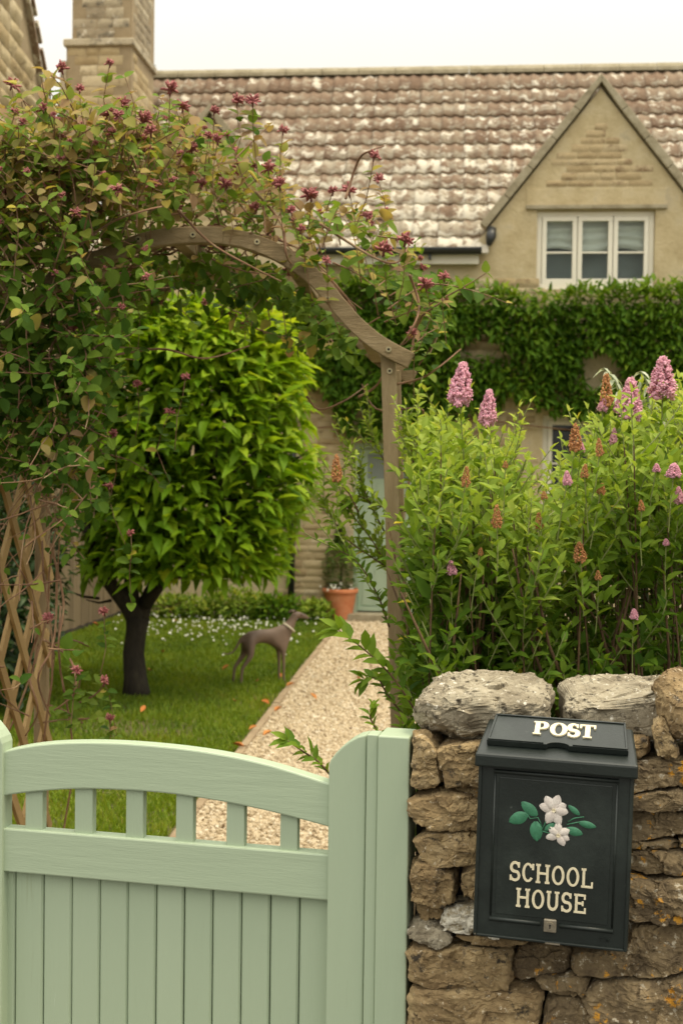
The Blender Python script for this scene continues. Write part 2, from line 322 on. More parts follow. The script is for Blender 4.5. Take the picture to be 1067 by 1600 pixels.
for a, b in zip(eL[1:], eL[2:]):
    L = math.dist(a, b); n = max(1, int(L / .45))
    for i in range(n):
        p = [a[k] + (b[k] - a[k]) * (i + .02) / n for k in (0, 1)]; q = [a[k] + (b[k] - a[k]) * (i + .98) / n for k in (0, 1)]
        dx, dy = (q[1] - p[1]) / (L / n) * .022, -(q[0] - p[0]) / (L / n) * .022; h = random.uniform(.022, .034)
        kk = MB().add([(p[0] - dx, p[1] - dy, -.02), (p[0] + dx, p[1] + dy, -.02), (q[0] + dx, q[1] + dy, -.02), (q[0] - dx, q[1] - dy, -.02),
                (p[0] - dx, p[1] - dy, h), (p[0] + dx, p[1] + dy, h), (q[0] + dx, q[1] + dy, h), (q[0] - dx, q[1] - dy, h)],
               [(4, 5, 6, 7), (0, 1, 5, 4), (1, 2, 6, 5), (2, 3, 7, 6), (3, 0, 4, 7)])
        kk.build('edging_stone', M['kerb'], path, bevel=.004)
# pebbles
ico = bmesh.new(); bmesh.ops.create_icosphere(ico, subdivisions=1, radius=1.0); IV = np.array([v.co[:] for v in ico.verts]); IF = np.array([[v.index for v in f.verts] for f in ico.faces]); ico.free()
octV = np.array([(1, 0, 0), (-1, 0, 0), (0, 1, 0), (0, -1, 0), (0, 0, 1), (.7, .7, .3), (-.6, .7, .4), (-.7, -.6, .35), (.7, -.7, .3)]) * 1.0
def blobs(name, P, S, tint, V0=IV, F0=IF, jitter=.25, smooth=False):
    n = len(P); k = len(V0); A = rng.normal(size=(n, 3, 3)); Q = np.linalg.qr(A)[0]
    V = (V0[None] * (1 + rng.uniform(-jitter, jitter, (n, k, 1)))) * np.asarray(S)[:, None, :]
    V = np.einsum('nkj,nij->nki', V, Q) + np.asarray(P)[:, None, :]
    Fc = (np.arange(n) * k)[:, None, None] + F0[None]
    return np_mesh(name, V.reshape(-1, 3), [Fc.reshape(-1, F0.shape[1])], np.repeat(tint, k), smooth)
P = []
for i in range(60000):
    t = random.random(); y = 4.9 + (HB.y - 4.9) * t ** 1.35; x = random.uniform(-.85, 1.2)
    if x < .9 and path_left(y) + .02 < x and in_path(x, y): P.append((x, y, random.uniform(.002, .012)))
P = np.array(P[:26000]); n = len(P); s = rng.uniform(.006, .014, (n, 1)) * (1 + .05 * (P[:, 1:2] - 5)) * np.array([[1, .8, .55]]) * rng.uniform(.7, 1.2, (n, 3))
tag(link('gravel', blobs('gravel', P, s, np.clip(rng.normal(.58, .22, n), 0, 1)), M['gravel']), kind='stuff')
# grass
def grass(name, test, n, x0, x1, y0, y1, h=(.025, .05), pw=1.3):
    X = rng.uniform(x0, x1, n); Y = y0 + (y1 - y0) * rng.random(n) ** pw
    keep = np.array([test(a, b) for a, b in zip(X, Y)]); X, Y = X[keep], Y[keep]; n = len(X)
    hh = rng.uniform(*h, n); an = rng.uniform(0, 2 * PI, n); ln = rng.uniform(.1, .8, n) * hh; wd = rng.uniform(.0022, .0045, n) * (1 + .06 * (Y - 5)); a2 = rng.uniform(0, 2 * PI, n)
    dx, dy = np.cos(an) * wd, np.sin(an) * wd; lx, ly = np.cos(a2) * ln, np.sin(a2) * ln; z = np.zeros(n)
    V = np.stack([np.stack([X - dx, Y - dy, z], 1), np.stack([X + dx, Y + dy, z], 1), np.stack([X + dx * .7 + lx * .4, Y + dy * .7 + ly * .4, hh * .6], 1),
                  np.stack([X - dx * .7 + lx * .4, Y - dy * .7 + ly * .4, hh * .6], 1), np.stack([X + lx, Y + ly, hh], 1)], 1)
    b = (np.arange(n) * 5)[:, None]
    nz = np.array([noise.noise((x * .9, y * .9, 0)) for x, y in zip(X, Y)]); nz2 = np.array([noise.noise((x * 3.1, y * 3.1, 4)) for x, y in zip(X, Y)])
    near = np.clip((8.2 - Y) / 2.5, 0, 1)
    tt = np.clip(.38 + .28 * nz + .22 * nz2 + rng.normal(0, .16, n) + .18 * near, 0, 1)
    me = np_mesh(name, V.reshape(-1, 3), [b + np.array([[0, 1, 2, 3]]), b + np.array([[3, 2, 4]])], np.repeat(tt, 5))
    return tag(link(name, me, M['grass']), kind='stuff')
bald = gnd(215, 1140)
def lawn_ok(x, y):
    if x > path_left(y) - .03 - random.uniform(0, .02): return False
    d = ((x - bald.x) / .42) ** 2 + ((y - bald.y) / .30) ** 2
    return d > 1 or random.random() < .25 + d * .6
grass('lawn_grass', lawn_ok, 150000, -2.9, .05, 4.6, 14.3)
grass('lawn_grass_behind_hedge', lambda x, y: x > 1.0, 45000, .9, 4.4, 4.2, 13.8, (.03, .07))
# daisies at the back of the lawn
P, Sz, = [], []
for i in range(300):
    px = random.choice([random.gauss(330, 65), random.uniform(170, 510)]); py = random.gauss(980, 15)
    if px > 500 and py > 985 or py < 950 or px < 165: continue
    q = gnd(px, py); 
    if q.x > path_left(q.y) - .08 or q.y > 14.0: continue
    P.append((q.x, q.y, random.uniform(.04, .075)))
P = np.array(P); n = len(P)
tag(link('daisies', blobs('daisies', P, np.tile([[.012, .012, .008]], (n, 1)) * rng.uniform(.6, 1.3, (n, 1)), np.full(n, .5)), M['daisy']), kind='stuff')
# fallen leaves
fl = leaf_mesh('fallen_leaf', [(0, 0, 0)], [(1, 0, 0)], [(0, 0, 1)], [.085], np.array([.5]), wid=.62, droop=-.25, fold=.25)
FLAB = {(440, 1058): "orange leaf on the grass just below the dog's front paws", (447, 1072): "orange leaf at the path edge, second nearest the dog's front paws", (421, 1100): 'orange leaf on the path edging halfway between dog and gate', (382, 1166): 'orange leaf lying on the path edge nearest the gate top rail', (411, 1149): 'largest bright orange leaf on the gravel above the gate rail',
 (236, 1048): 'orange leaf on the shaded lawn just right of the tree trunk', (270, 972): 'orange leaf among the daisies right of the tree trunk', (400, 1064): "orange leaf on the lawn between the dog's front and hind legs", (347, 1047): "orange leaf on the lawn just behind the dog's hind legs", (368, 1096): "orange leaf on the lawn below the dog's hind paws",
 (220, 1113): 'orange leaf on the shaded lawn below the tree trunk', (155, 978): 'orange leaf on the lawn by the fence, left of the trunk', (429, 1111): 'orange leaf on the gravel beside the path edging stones', (388, 1140): 'orange leaf on the grass near the gate, left of the path edge', (495, 1093): 'orange leaf lying alone in the middle of the gravel', (255, 1020): 'orange leaf in the shade right of the trunk, level with the dog', (560, 1062): 'orange leaf on the gravel under the low hedge spray'}
for (px, py) in ((440, 1058), (447, 1072), (421, 1100), (382, 1166), (411, 1149), (236, 1048), (270, 972), (400, 1064), (347, 1047), (368, 1096), (220, 1113), (155, 978), (429, 1111), (388, 1140), (495, 1093), (255, 1020), (560, 1062)):
    q = gnd(px, py, .035); o = link('fallen_leaf', fl, M['orangeleaf'], None, q, (random.uniform(-.4, .4), random.uniform(-.4, .2), random.uniform(0, 6)), [random.uniform(.55, .9)] * 3)
    tag(o, FLAB[(px, py)], 'leaf', 'orange leaves fallen on lawn and path')

# ================================================================ COTTAGE
cot = empty('stone_cottage', HF.o, hy)
tag(cot, 'honey stone cottage with lichened wavy tiled roof, gabled dormer and chimney', 'house')
h = HF.px
EV = h(680, 392)[1] + .0            # eaves height
SL = R(47.5)
xr = 6.4
RD = 2.42                            # run from eaves to ridge
RZ = EV + RD * math.tan(SL)
def rp(px, py):                      # pixel -> (x, run) on the main roof plane
    d = ray(px, py); o = EYE - HF.o
    n = (HF.y * -math.sin(SL) + Vector((0, 0, 1)) * math.cos(SL)); p0 = Vector((0, 0, EV))
    t = (p0 - o).dot(n) / d.dot(n); q = o + d * t; return q.dot(HF.x), q.dot(HF.y)
xl = rp(222, 130)[0]; print('xl', xl)
# openings
dx0, dz1 = h(554, 692); dx1 = dx0 + .86; dz1 = min(dz1, 2.02)
gx0, gz1 = h(848, 648); gx1 = gx0 + 1.12; gz0 = gz1 - 1.0
wx0, wz1 = h(839, 329); wx1, wz0 = h(1021, 452)
ax, az = h(939, 136, -.03)
fx, fz = h(768, 350)
m1 = (az - fz) / (ax - fx)           # gable slope
def foot(z): return (az - z) / m1
print('EV', EV, 'RZ', RZ, 'door', dx0, dz1, 'win', wx0, wx1, wz0, wz1, 'apex', ax, az, 'slope', math.degrees(math.atan(m1)))
a2x = h(328, 182, -.03)[0]; a2z = h(328, 182, -.03)[1]
zb = wz0
wall = MB()
def holes(mb, x0, x1, z0, z1, hs, y0, y1):
    xs = sorted({x0, x1, *[a for q in hs for a in q[:2]]}); zs = sorted({z0, z1, *[a for q in hs for a in q[2:]]})
    for xa, xb in zip(xs, xs[1:]):
        for za, zc in zip(zs, zs[1:]):
            if not any(q[0] <= (xa + xb) / 2 <= q[1] and q[2] <= (za + zc) / 2 <= q[3] for q in hs): mb.box(xa, xb, y0, y1, za, zc)
holes(wall, xl, xr, -.1, zb, [(dx0, dx1, -.1, dz1), (gx0, gx1, gz0, gz1)], 0, .35)
for x0, x1 in ((xl, a2x - foot(EV) * 0 - (a2z - EV) / m1), (a2x + (a2z - EV) / m1, ax - foot(EV)), (ax + foot(EV), xr)):
    if x1 > x0: wall.box(x0, x1, 0, .35, zb, EV)
hw = foot(EV)
wall.prism([(ax - hw, zb), (wx0, zb), (wx0, wz1), (ax - foot(wz1), wz1), (ax - hw, EV)], 0, .35)
wall.prism([(wx1, zb), (ax + hw, zb), (ax + hw, EV), (ax + foot(wz1), wz1), (wx1, wz1)], 0, .35)
wall.prism([(ax - foot(wz1), wz1), (ax + foot(wz1), wz1), (ax, az)], 0, .35)
h2 = (a2z - EV) / m1
wall.prism([(a2x - h2, zb), (a2x + h2, zb), (a2x + h2, EV), (a2x, a2z), (a2x - h2, EV)], 0, .35)
wallo = wall.build('wall', M['cottage_render'], cot)
MB().box(xl, xr, 5.2, 5.5, -.1, EV).box(xl, xl + .3, .36, 5.19, -.1, EV).box(xr - .3, xr, .36, 5.19, -.1, EV).build('wall', M['cottage_render'], cot)
# gable end (left) triangle under the roof
MB().prism([(0, 0), (1, 0), (.5, 1)], 0, .3)
ge = MB().add([(xl, .0, EV - .01), (xl, 2 * RD, EV - .01), (xl, RD, RZ - .05), (xl + .25, .0, EV - .01), (xl + .25, 2 * RD, EV - .01), (xl + .25, RD, RZ - .05)], [(0, 2, 1), (3, 4, 5), (0, 3, 5, 2), (1, 2, 5, 4), (0, 1, 4, 3)])
ge.build('gable_end', M['cottage_stone'], cot)
# wall stones: coursed blocks, each a piece of the wall
def block_mesh(k):
    random.seed(100 + k); bm = bmesh.new(); bmesh.ops.create_grid(bm, x_segments=4, y_segments=3, size=.5)
    v = []
    for q in bm.verts:
        e = max(abs(q.co.x) * 2, abs(q.co.y) * 2); d = 0.0 if e > .99 else -.75 - random.uniform(0, .5)
        rr = (.03 if e > .99 else 0)
        v.append((q.co.x + random.uniform(-rr, rr) * .6, d, q.co.y + random.uniform(-rr, rr) * 1.6))
    f = [tuple(x.index for x in p.verts) for p in bm.faces]; bm.free()
    me = bpy.data.meshes.new('stone'); me.from_pydata(v, [], f); me.update()
    if me.polygons[0].normal.y > 0: me.flip_normals()
    me.polygons.foreach_set('use_smooth', [True] * len(me.polygons)); return me
def course(parent, m, fr, x0, x1, z0, z1, ok, rel=.012, hc=(.11, .17), lc=(.18, .46), meshes=None, cap=300):
    """fr maps (x, z) to (location, z rotation) on the wall face"""
    z = z0; cnt = 0
    while z < z1 - .04:
        hh = random.uniform(*hc); x = x0 - random.uniform(0, .2)
        while x < x1:
            ll = random.uniform(*lc)
            if ok(x, x + ll, z, z + hh) and cnt < cap:
                loc, rz = fr(x + ll / 2, z + hh / 2)
                o = link('stone', random.choice(meshes), None, parent, loc, (0, 0, rz), (ll * .965, rel * random.uniform(.6, 1.4), hh * .93)); cnt += 1
                if not o.data.materials: o.data.materials.append(m)
            x += ll
        z += hh
    return cnt
bmA = [block_mesh(i) for i in range(6)]; bmB = [me.copy() for me in bmA]; bmC = [me.copy() for me in bmA]; random.seed(11)
for me in bmA: me.materials.append(M['cottage_stone'])
for me in bmB: me.materials.append(M['chimney_stone'])
bmG = bmC
for me in bmC: me.materials.append(M['gable_stone'])
def seen(x, z, x0, x1, y0, y1):
    q = proj(HF.w(x, 0, z)); return x0 < q[0] < x1 and y0 < q[1] < y1
def front(x, z): return (x, -.001, z), 0
def ok_main(xa, xb, za, zc):
    if zc > EV - .12: return False
    if xb > dx0 - .02 and xa < dx1 + .02 and za < dz1 + .12: return False
    if xb > gx0 - .02 and xa < gx1 + .02 and za < gz1 + .1 and zc > gz0 - .1: return False
    c = (xa + xb) / 2
    return seen(c, (za + zc) / 2, 440, 570, 600, 985) or seen(c, (za + zc) / 2, 540, 860, 395, 800)
print('main stones', course(wallo, None, front, -1.3, 2.6, .02, EV - .1, ok_main, .016, (.065, .105), (.14, .36), meshes=bmA, cap=290))
def ok_gable(xa, xb, za, zc):
    if za < wz1 + .24 or za > az - .22: return False
    return xa > ax - foot(zc) + .07 and xb < ax + foot(zc) - .07
course(wallo, None, front, ax - hw, ax + hw, wz1 + .25, az, ok_gable, .011, (.065, .085), (.14, .30), meshes=bmG, cap=120)
def ok_g2(xa, xb, za, zc): return za > EV and xa > a2x - (a2z - zc) / m1 + .12 and xb < a2x + (a2z - zc) / m1 - .12
course(wallo, None, front, a2x - h2, a2x + h2, EV, a2z, ok_g2, .008, (.09, .13), (.16, .34), meshes=bmA, cap=60)
# lintel slab over the dormer window
MB().box(wx0 - .12, wx1 + .12, -.035, .02, wz1 + .01, wz1 + .055).build('lintel', M['coping'], cot, bevel=.006)
MB().box(wx0 - .12, wx1 + .12, -.006, .02, wz1 + .058, wz1 + .23).build('lintel', M['cottage_render'], cot, bevel=.004)
# windows
def window(x0, x1, z0, z1, lights, blindf, room, yb=.05, bar=True):
    f = MB(); fw = .055
    f.box(x0 + .002, x1 - .002, yb, yb + .07, z1 - fw, z1 - .002).box(x0 + .002, x1 - .002, yb - .02, yb + .07, z0 + .002, z0 + fw)
    f.box(x0 + .002, x0 + fw, yb, yb + .07, z0 + fw, z1 - fw).box(x1 - fw, x1 - .002, yb, yb + .07, z0 + fw, z1 - fw)
    fo = f.build('window_frame', M['white'], cot, bevel=.004)
    wd = (x1 - x0 - 2 * fw) / lights
    for i in range(lights):
        a = x0 + fw + i * wd + .004; b = a + wd - .008; s = MB(); sw = .048; za, zc = z0 + fw + .003, z1 - fw - .003
        s.box(a, b, yb - .012, yb + .045, zc - sw, zc).box(a, b, yb - .012, yb + .045, za, za + sw + .012)
        s.box(a, a + sw, yb - .012, yb + .045, za + sw, zc - sw).box(b - sw, b, yb - .012, yb + .045, za + sw, zc - sw)
        if bar: zm = (za + zc) / 2 - .02; s.box(a + sw, b - sw, yb, yb + .03, zm - .010, zm + .010)
        s.build('casement', M['white'], fo, bevel=.004)
        MB().box(a + sw - .005, b - sw + .005, yb + .012, yb + .018, za + sw, zc - sw).build('pane', M['glass'], fo)
    if blindf:
        bl = []; n = 14
        zt = z1 - fw; zl = z0 + (z1 - z0) * blindf
        v = [(x, yb + .10 + .018 * math.sin(7 * i / n * PI + x * 1.7), zt + (zl - zt) * i / n - (.03 * math.sin(x * 9) if i > 8 else 0) * i / n) for i in range(n + 1) for x in np.linspace(x0 + .05, x1 - .05, 13)]
        me = bpy.data.meshes.new('blind'); me.from_pydata(v, [], [(i * 13 + j, i * 13 + j + 1, (i + 1) * 13 + j + 1, (i + 1) * 13 + j) for i in range(n) for j in range(12)])
        link('blind', me, M['blind'], fo, smooth=True)
    MB().box(x0, x1, yb + .26, yb + .28, z0, z1).build('room_back', room, fo)
    return fo
window(wx0, wx1, wz0, wz1, 3, .52, M['roomdark'])
window(gx0, gx1, gz0, gz1, 2, 0, M['roomblack'], .08)
o = MB().box(gx0 + .36, gx0 + .52, .2, .21, gz1 - .30, gz1 - .09).build('blind', M['white'], cot)
# door
d = MB().box(dx0 + .05, dx1 - .05, .10, .15, .10, dz1 - .06).build('door', M['door'], cot, bevel=.004)
for zz in ((.16, .85), (.95, 1.5)):
    f = MB()
    for k in range(5):
        a = dx0 + .10 + k * .132; f.box(a, a + .128, .088, .0995, zz[0], zz[1])
    f.build('door_panel', M['door'], d, bevel=.003)
MB().box(dx0 + .14, dx1 - .14, .094, .0995, 1.55, dz1 - .12).build('pane', M['roomdark'], d)
MB().box(dx0 + .05, dx1 - .05, .07, .0995, .10, .145).build('weatherboard', M['door'], d, bevel=.003)
fr = MB().box(dx0, dx0 + .047, .04, .16, 0, dz1).box(dx1 - .047, dx1, .04, .16, 0, dz1).box(dx0 + .047, dx1 - .047, .04, .16, dz1 - .055, dz1).build('door_frame', M['door'], cot)
MB().box(dx0 - .05, dx1 + .05, -.14, .09, -.02, .085).build('doorstep', M['coping'], cot, bevel=.01)
# fascia and gutter between the dormers
for (x0, x1) in ((a2x + h2 + .02, ax - hw + .12), (ax + hw - .12, xr)):
    MB().box(x0, x1 - .03, -.10, -.02, EV - .155, EV - .03).build('fascia', M['white'], cot)
    v = []; xs = (x0, x1)
    gm = MB()
    prof = [(-.10 + .0, EV + .0)] + [(-.16 + .055 * math.cos(a), EV - .005 + .055 * math.sin(a)) for a in np.linspace(0, -PI, 9)] + [(-.215, EV + .006), (-.219, EV - .005)]
    k = len(prof); vv = [(x, y, z) for x in xs for y, z in prof]
    gm.add(vv, [(i, i + 1, k + i + 1, k + i) for i in range(k - 1)]); go = gm.build('gutter', M['gutter'], cot, smooth=False)
    so_ = go.modifiers.new('thick', 'SOLIDIFY'); so_.thickness = .006
    br = x0 + .35
    while br < x1 - .1:
        MB().box(br, br + .03, -.17, -.101, EV - .115, EV - .055).build('gutter_bracket', M['gutter'], go); br += .88
# rainwater hopper and lead at the foot of the dormer valley
q = h(771, 370, -.05)
MB().tube([(q[0] - .02, -.02, q[1] + .09), (q[0] - .03, -.06, q[1] + .0), (q[0] - .05, -.10, q[1] - .09)], [.05, .055, .03], 10).build('valley_outlet', M['gutter'], cot, smooth=True)
# main roof underlay + tiles
ul = MB(); zc_ = EV - .08 * math.tan(SL) - .02
def up_(y): return EV - .02 + y * math.tan(SL)
for (x0, x1, y0) in ((xl, a2x - h2, -.08), (a2x - h2, a2x + h2, .42), (a2x + h2, ax - hw, -.08), (ax - hw, ax + hw, .42), (ax + hw, xr, -.08)):
    if x1 > x0: ul.add([(x0, y0, up_(y0)), (x1, y0, up_(y0)), (x1, RD, RZ - .02), (x0, RD, RZ - .02)], [(0, 1, 2, 3)])
ul.add([(xl, RD, RZ - .02), (xr, RD, RZ - .02), (xr, 2 * RD + .1, EV - .05), (xl, 2 * RD + .1, EV - .05)], [(0, 1, 2, 3)])
ul.build('roof', M['coping'], cot)
TW, TL, TE = .272, .37, .297
def tile_mesh():
    n = 16; v = []; th = .020
    for i in range(n + 1):
        x = TW * (i / n); c = .5 + .5 * math.cos(2 * PI * (x / TW * 2 - .25)); hh = .021 * c ** 1.2
        for (yy, up) in ((-.02, .036), (TL - .02, .004)):
            v += [(x, yy, hh + up + th), (x, yy, hh + up)]
    f = []
    for i in range(n):
        a, b = 4 * i, 4 * i + 4
        f += [(a, b, b + 2, a + 2), (a + 1, b + 1, b, a)]
    me = bpy.data.meshes.new('roof_tile'); me.from_pydata(v, [], f); me.update(); me.materials.append(M['tile'])
    me.polygons.foreach_set('use_smooth', [i % 2 == 0 for i in range(len(me.polygons))]); return me
TM = tile_mesh(); ux = Vector((1, 0, 0)); uu = Vector((0, math.cos(SL), math.sin(SL))); un = ux.cross(uu)
rowsn = 12; tiles = []
for r in range(rowsn):
    s = -.09 + r * (RD / math.cos(SL) - .06) / rowsn; n = int((xr - xl) / TW)
    for c_ in range(n):
        x = xl + .03 + c_ * TW + random.uniform(-.003, .003); p = ux * x + uu * s + Vector((0, 0, EV)); zc = p.z + .2; xc = x + TW / 2
        if abs(xc - ax) < (az - zc) / m1 + .02 or abs(xc - a2x) < (a2z - zc) / m1 + .02: continue
        q = proj(HF.w(p.x + .13, p.y, p.z + .1)); vis = 215 < q[0] < 1085
        clear = q[0] > 440 or q[1] < 190
        tiles.append((0 if vis and clear else 1 if vis else 2, p, q))
tiles.sort(key=lambda a: a[0])
roof = [o for o in cot.children if o.name.startswith('roof')][0]
rest = MB(); tv = [v.co.copy() for v in TM.vertices]; tf = [tuple(p.vertices) for p in TM.polygons]
base = Matrix((ux, uu, un)).transposed()
for i, (k, p, q) in enumerate(tiles):
    mtx = base @ Matrix.Rotation(random.gauss(0, .006), 3, 'Z') @ Matrix.Rotation(random.gauss(0, .008), 3, 'X')
    if i < 300:
        o = link('roof_tile', TM, None, roof, p + un * random.uniform(0, .004)); o.rotation_euler = mtx.to_euler()
    else: rest.add([mtx @ v + p for v in tv], tf)
o = rest.build('roof_tiles', M['tile'], roof); o['kind'] = 'stuff'
# ridge tiles
k = 0; x = xl + .02
while x < xr - .3:
    v = []
    for xx in (x, x + .455):
        for a in np.linspace(-.15, PI + .15, 9): v.append((xx, RD + .13 * math.cos(a), RZ - .02 + .105 * math.sin(a) + random.uniform(-.002, .002)))
    MB().add(v, [(i, i + 1, 9 + i + 1, 9 + i) for i in range(8)] + [tuple(range(8, -1, -1)), tuple(range(9, 18))]).build('ridge_tile', M['coping'], roof, smooth=False); x += .46
# dormer roofs and their copings
for (cx, cz, wide) in ((ax, az, 0), (a2x, a2z, 0)):
    hh = (cz - EV) / m1 + .10; back = (cz - EV) / math.tan(SL) + .1
    for s in (-1, 1):
        e = (cx + s * hh, cz - hh * m1)
        MB().add([(cx, .08, cz + .03), (e[0], .08, e[1] + .03), (e[0], .12, e[1] + .03), (cx, back, cz + .03)], [(0, 1, 2, 3) if s < 0 else (3, 2, 1, 0)]).build('dormer_roof', M['tile'], cot)
        a, b = Vector((cx, 0, cz + .075)), Vector((e[0] - s * .24, 0, e[1] + .24 * m1 + .075)); L = (b - a).length; dr = (b - a).normalized(); nn = Vector((-dr.z, 0, dr.x)) * (1 if s < 0 else -1)
        n = 5
        if nn.z < 0: nn = -nn
        for i in range(n):
            p0 = a + dr * (L * i / n + .003); p1 = a + dr * (L * (i + 1) / n - .003); t = .085 + random.uniform(-.005, .005)
            vv = [p0 - nn * .03, p1 - nn * .03, p1 + nn * (t - .03), p0 + nn * (t - .03)]
            if i == 0: vv[3] = Vector((cx, 0, vv[3].z + .03)); vv[0] = Vector((cx, 0, vv[0].z))
            pr = MB().prism([(q.x, q.z) for q in vv], -.055, .13); pr.build('coping_stone', M['coping'], cot, bevel=.006)
# chimney at the left end
ch = empty('chimney', (0, 0, 0), 0, cot)
cxl = h(108, 150, .55)[0]; cxr = h(206, 80, .55)[0]; c0, c1 = .55, 1.62
zl = h(205, 62, .5)[1]
CT = RZ + 1.35
cm_ = MB().box(cxl - .03, cxr, c0, c1, -.1, zl - .05).build('shaft', M['mortar'], ch)
MB().box(cxl + .03, cxr + .0, c0 + .02, c1, zl + .03, CT).build('shaft', M['mortar'], ch)
MB().box(cxl - .06, cxr + .035, c0 - .04, c1 + .03, zl - .05, zl + .03).build('string_course', M['chimney_stone'], ch, bevel=.012)
z2 = h(205, 186 - 95, .5)[1]
MB().box(cxl - .10, cxl - .03, c0 - .02, c1, EV, h(107, 95, .55)[1]).build('shaft', M['chimney_stone'], ch, bevel=.01)
def fr_f(x, z): return (x, c0 - .001 + (.02 if z > zl else 0), z), 0
def fr_r(x, z): return (cxr + .001, x, z), R(90)
shaft = cm_
for (za, zc, mm) in ((EV + .2, zl - .06, bmA), (zl + .04, CT, bmB)):
    course(shaft, None, fr_f, cxl, cxr, za, zc, lambda a, b, c, d: a > cxl - .02 and b < cxr + .04, .013, (.09, .13), (.14, .32), meshes=mm, cap=80)
    course(shaft, None, fr_r, c0, c1, za, zc, lambda a, b, c, d: a > c0 - .0 and b < c1 + .02, .013, (.09, .13), (.14, .32), meshes=mm, cap=70)
# lead flashing along the chimney / roof edge
v = []
for s in (.55, 3.75):
    p = uu * s + Vector((0, 0, EV)); v += [(xl - .02, p.y, p.z + .13), (xl + .02, p.y, p.z + .13), (xl + .14, p.y, p.z + .075)]
MB().add(v, [(0, 1, 4, 3), (1, 2, 5, 4)]).build('lead_flashing', M['lead'], cot)
# downpipe on the wall behind the tree
q = h(458, 780)
MB().tube([(q[0], -.06, .1), (q[0], -.06, 2.9)], .035, 10).build('drainpipe', M['gutter'], cot, smooth=True)

# ================================================================ NEIGHBOUR COTTAGE (left edge)
nb = empty('neighbour_cottage', (-3.05, 9.0, 0)); tag(nb, 'stone gable end of the neighbouring cottage at the upper left edge', 'house')
A = at(69, 176, 1.0); B = at(37, 0, 1.0)                                       # two directions on its verge
def onX(px, py, X):
    d = ray(px, py); t = X / d.x; return EYE + d * t
X0 = -3.05; A = onX(69, 176, X0); B = onX(37, 0, X0); sl_ = (B.z - A.z) / (A.y - B.y); print('neighbour slope', sl_, A, B)
ye = A.y + (A.z - 4.3) / sl_ if sl_ > 0 else 14; yr = ye - 4.2; zr = 4.3 + 4.2 * sl_
prof = [(yr - 4.2, -.1), (ye, -.1), (ye, 4.3), (yr, zr), (yr - 4.2, 4.3)]
v = [(0, y - 9, z) for y, z in prof] + [(-5, y - 9, z) for y, z in prof]
nw = MB().add(v, [(4, 3, 2, 1, 0), (5, 6, 7, 8, 9)] + [(i, (i + 1) % 5, (i + 1) % 5 + 5, i + 5) for i in range(5)]).build('wall', M['mortar'], nb)
def ok_nb(ya, yb_, za, zc):
    ym = (ya + yb_) / 2; q = proj((X0, ym + 9, zc)); lim = 4.3 + (ye - yb_ - 9) * sl_ - .05
    return -60 < q[0] < 80 and -60 < q[1] < 330 and zc < lim
course(nw, None, lambda y, z: ((.002, y, z), R(90)), yr - 9, ye - 9, 3.6, zr, ok_nb, .03, (.11, .19), (.2, .5), meshes=bmA, cap=120)
rf = MB()
for s in (1, -1):
    e = (yr + s * 4.45 - 9, 4.3 - .25 * sl_)
    rf.add([(.06, yr - 9, zr + .07), (.06, e[0], e[1] + .07), (-5.1, e[0], e[1] + .07), (-5.1, yr - 9, zr + .07), (.06, yr - 9, zr - .0), (.06, e[0], e[1] - .0), (-5.1, e[0], e[1]), (-5.1, yr - 9, zr)],
           [(0, 1, 2, 3), (4, 7, 6, 5), (0, 4, 5, 1), (1, 5, 6, 2), (2, 6, 7, 3)])
ro = rf.build('roof', M['tile'], nb)
n = 22
for i in range(n):
    t0 = i / n; y = yr - 9 + 4.45 * t0; z = zr - 4.45 * sl_ * t0
    MB().box(-.16, .085, 0, .23, 0, .035).build('verge_tile', M['tile'], ro, loc=(0, y, z + .075), rot=(-math.atan(sl_) + .10, 0, 0))

# ================================================================ side fence
f0 = gnd(92, 999); f1 = gnd(178, 966)
fd = (f1 - f0); fd.z = 0; fd.normalize(); fs = f0 - fd * 3.2
fe = empty('wooden_fence', fs, math.atan2(fd.y, fd.x)); tag(fe, 'grey brown vertical board fence beyond the tree, left of the lawn', 'fence')
L = (f1 - fs).length + .3; x = 0
bm_ = MB().box(0, .118, 0, .018, .05, 1.62).mesh('fence_board'); bm_.materials.append(M['fenceboard'])
while x < L:
    link('board', bm_, None, fe, (x, random.uniform(-.004, .004), random.uniform(-.01, .01)), (0, random.uniform(-.006, .006), 0)); x += .125
MB().box(-.02, L, .02, .06, 1.3, 1.38).box(-.02, L, .02, .06, .3, .38).build('rail', M['fenceboard'], fe)
MB().box(-.02, L, -.02, .02, -.02, .05).build('gravel_board', M['bark'], fe)

# ================================================================ leaf plants
def foliage(name, parent, m, P, D, U, S, T, **k):
    o = link(name, leaf_mesh(name, P, D, U, S, np.array(T), **k), m, parent); o['kind'] = 'stuff'; return o
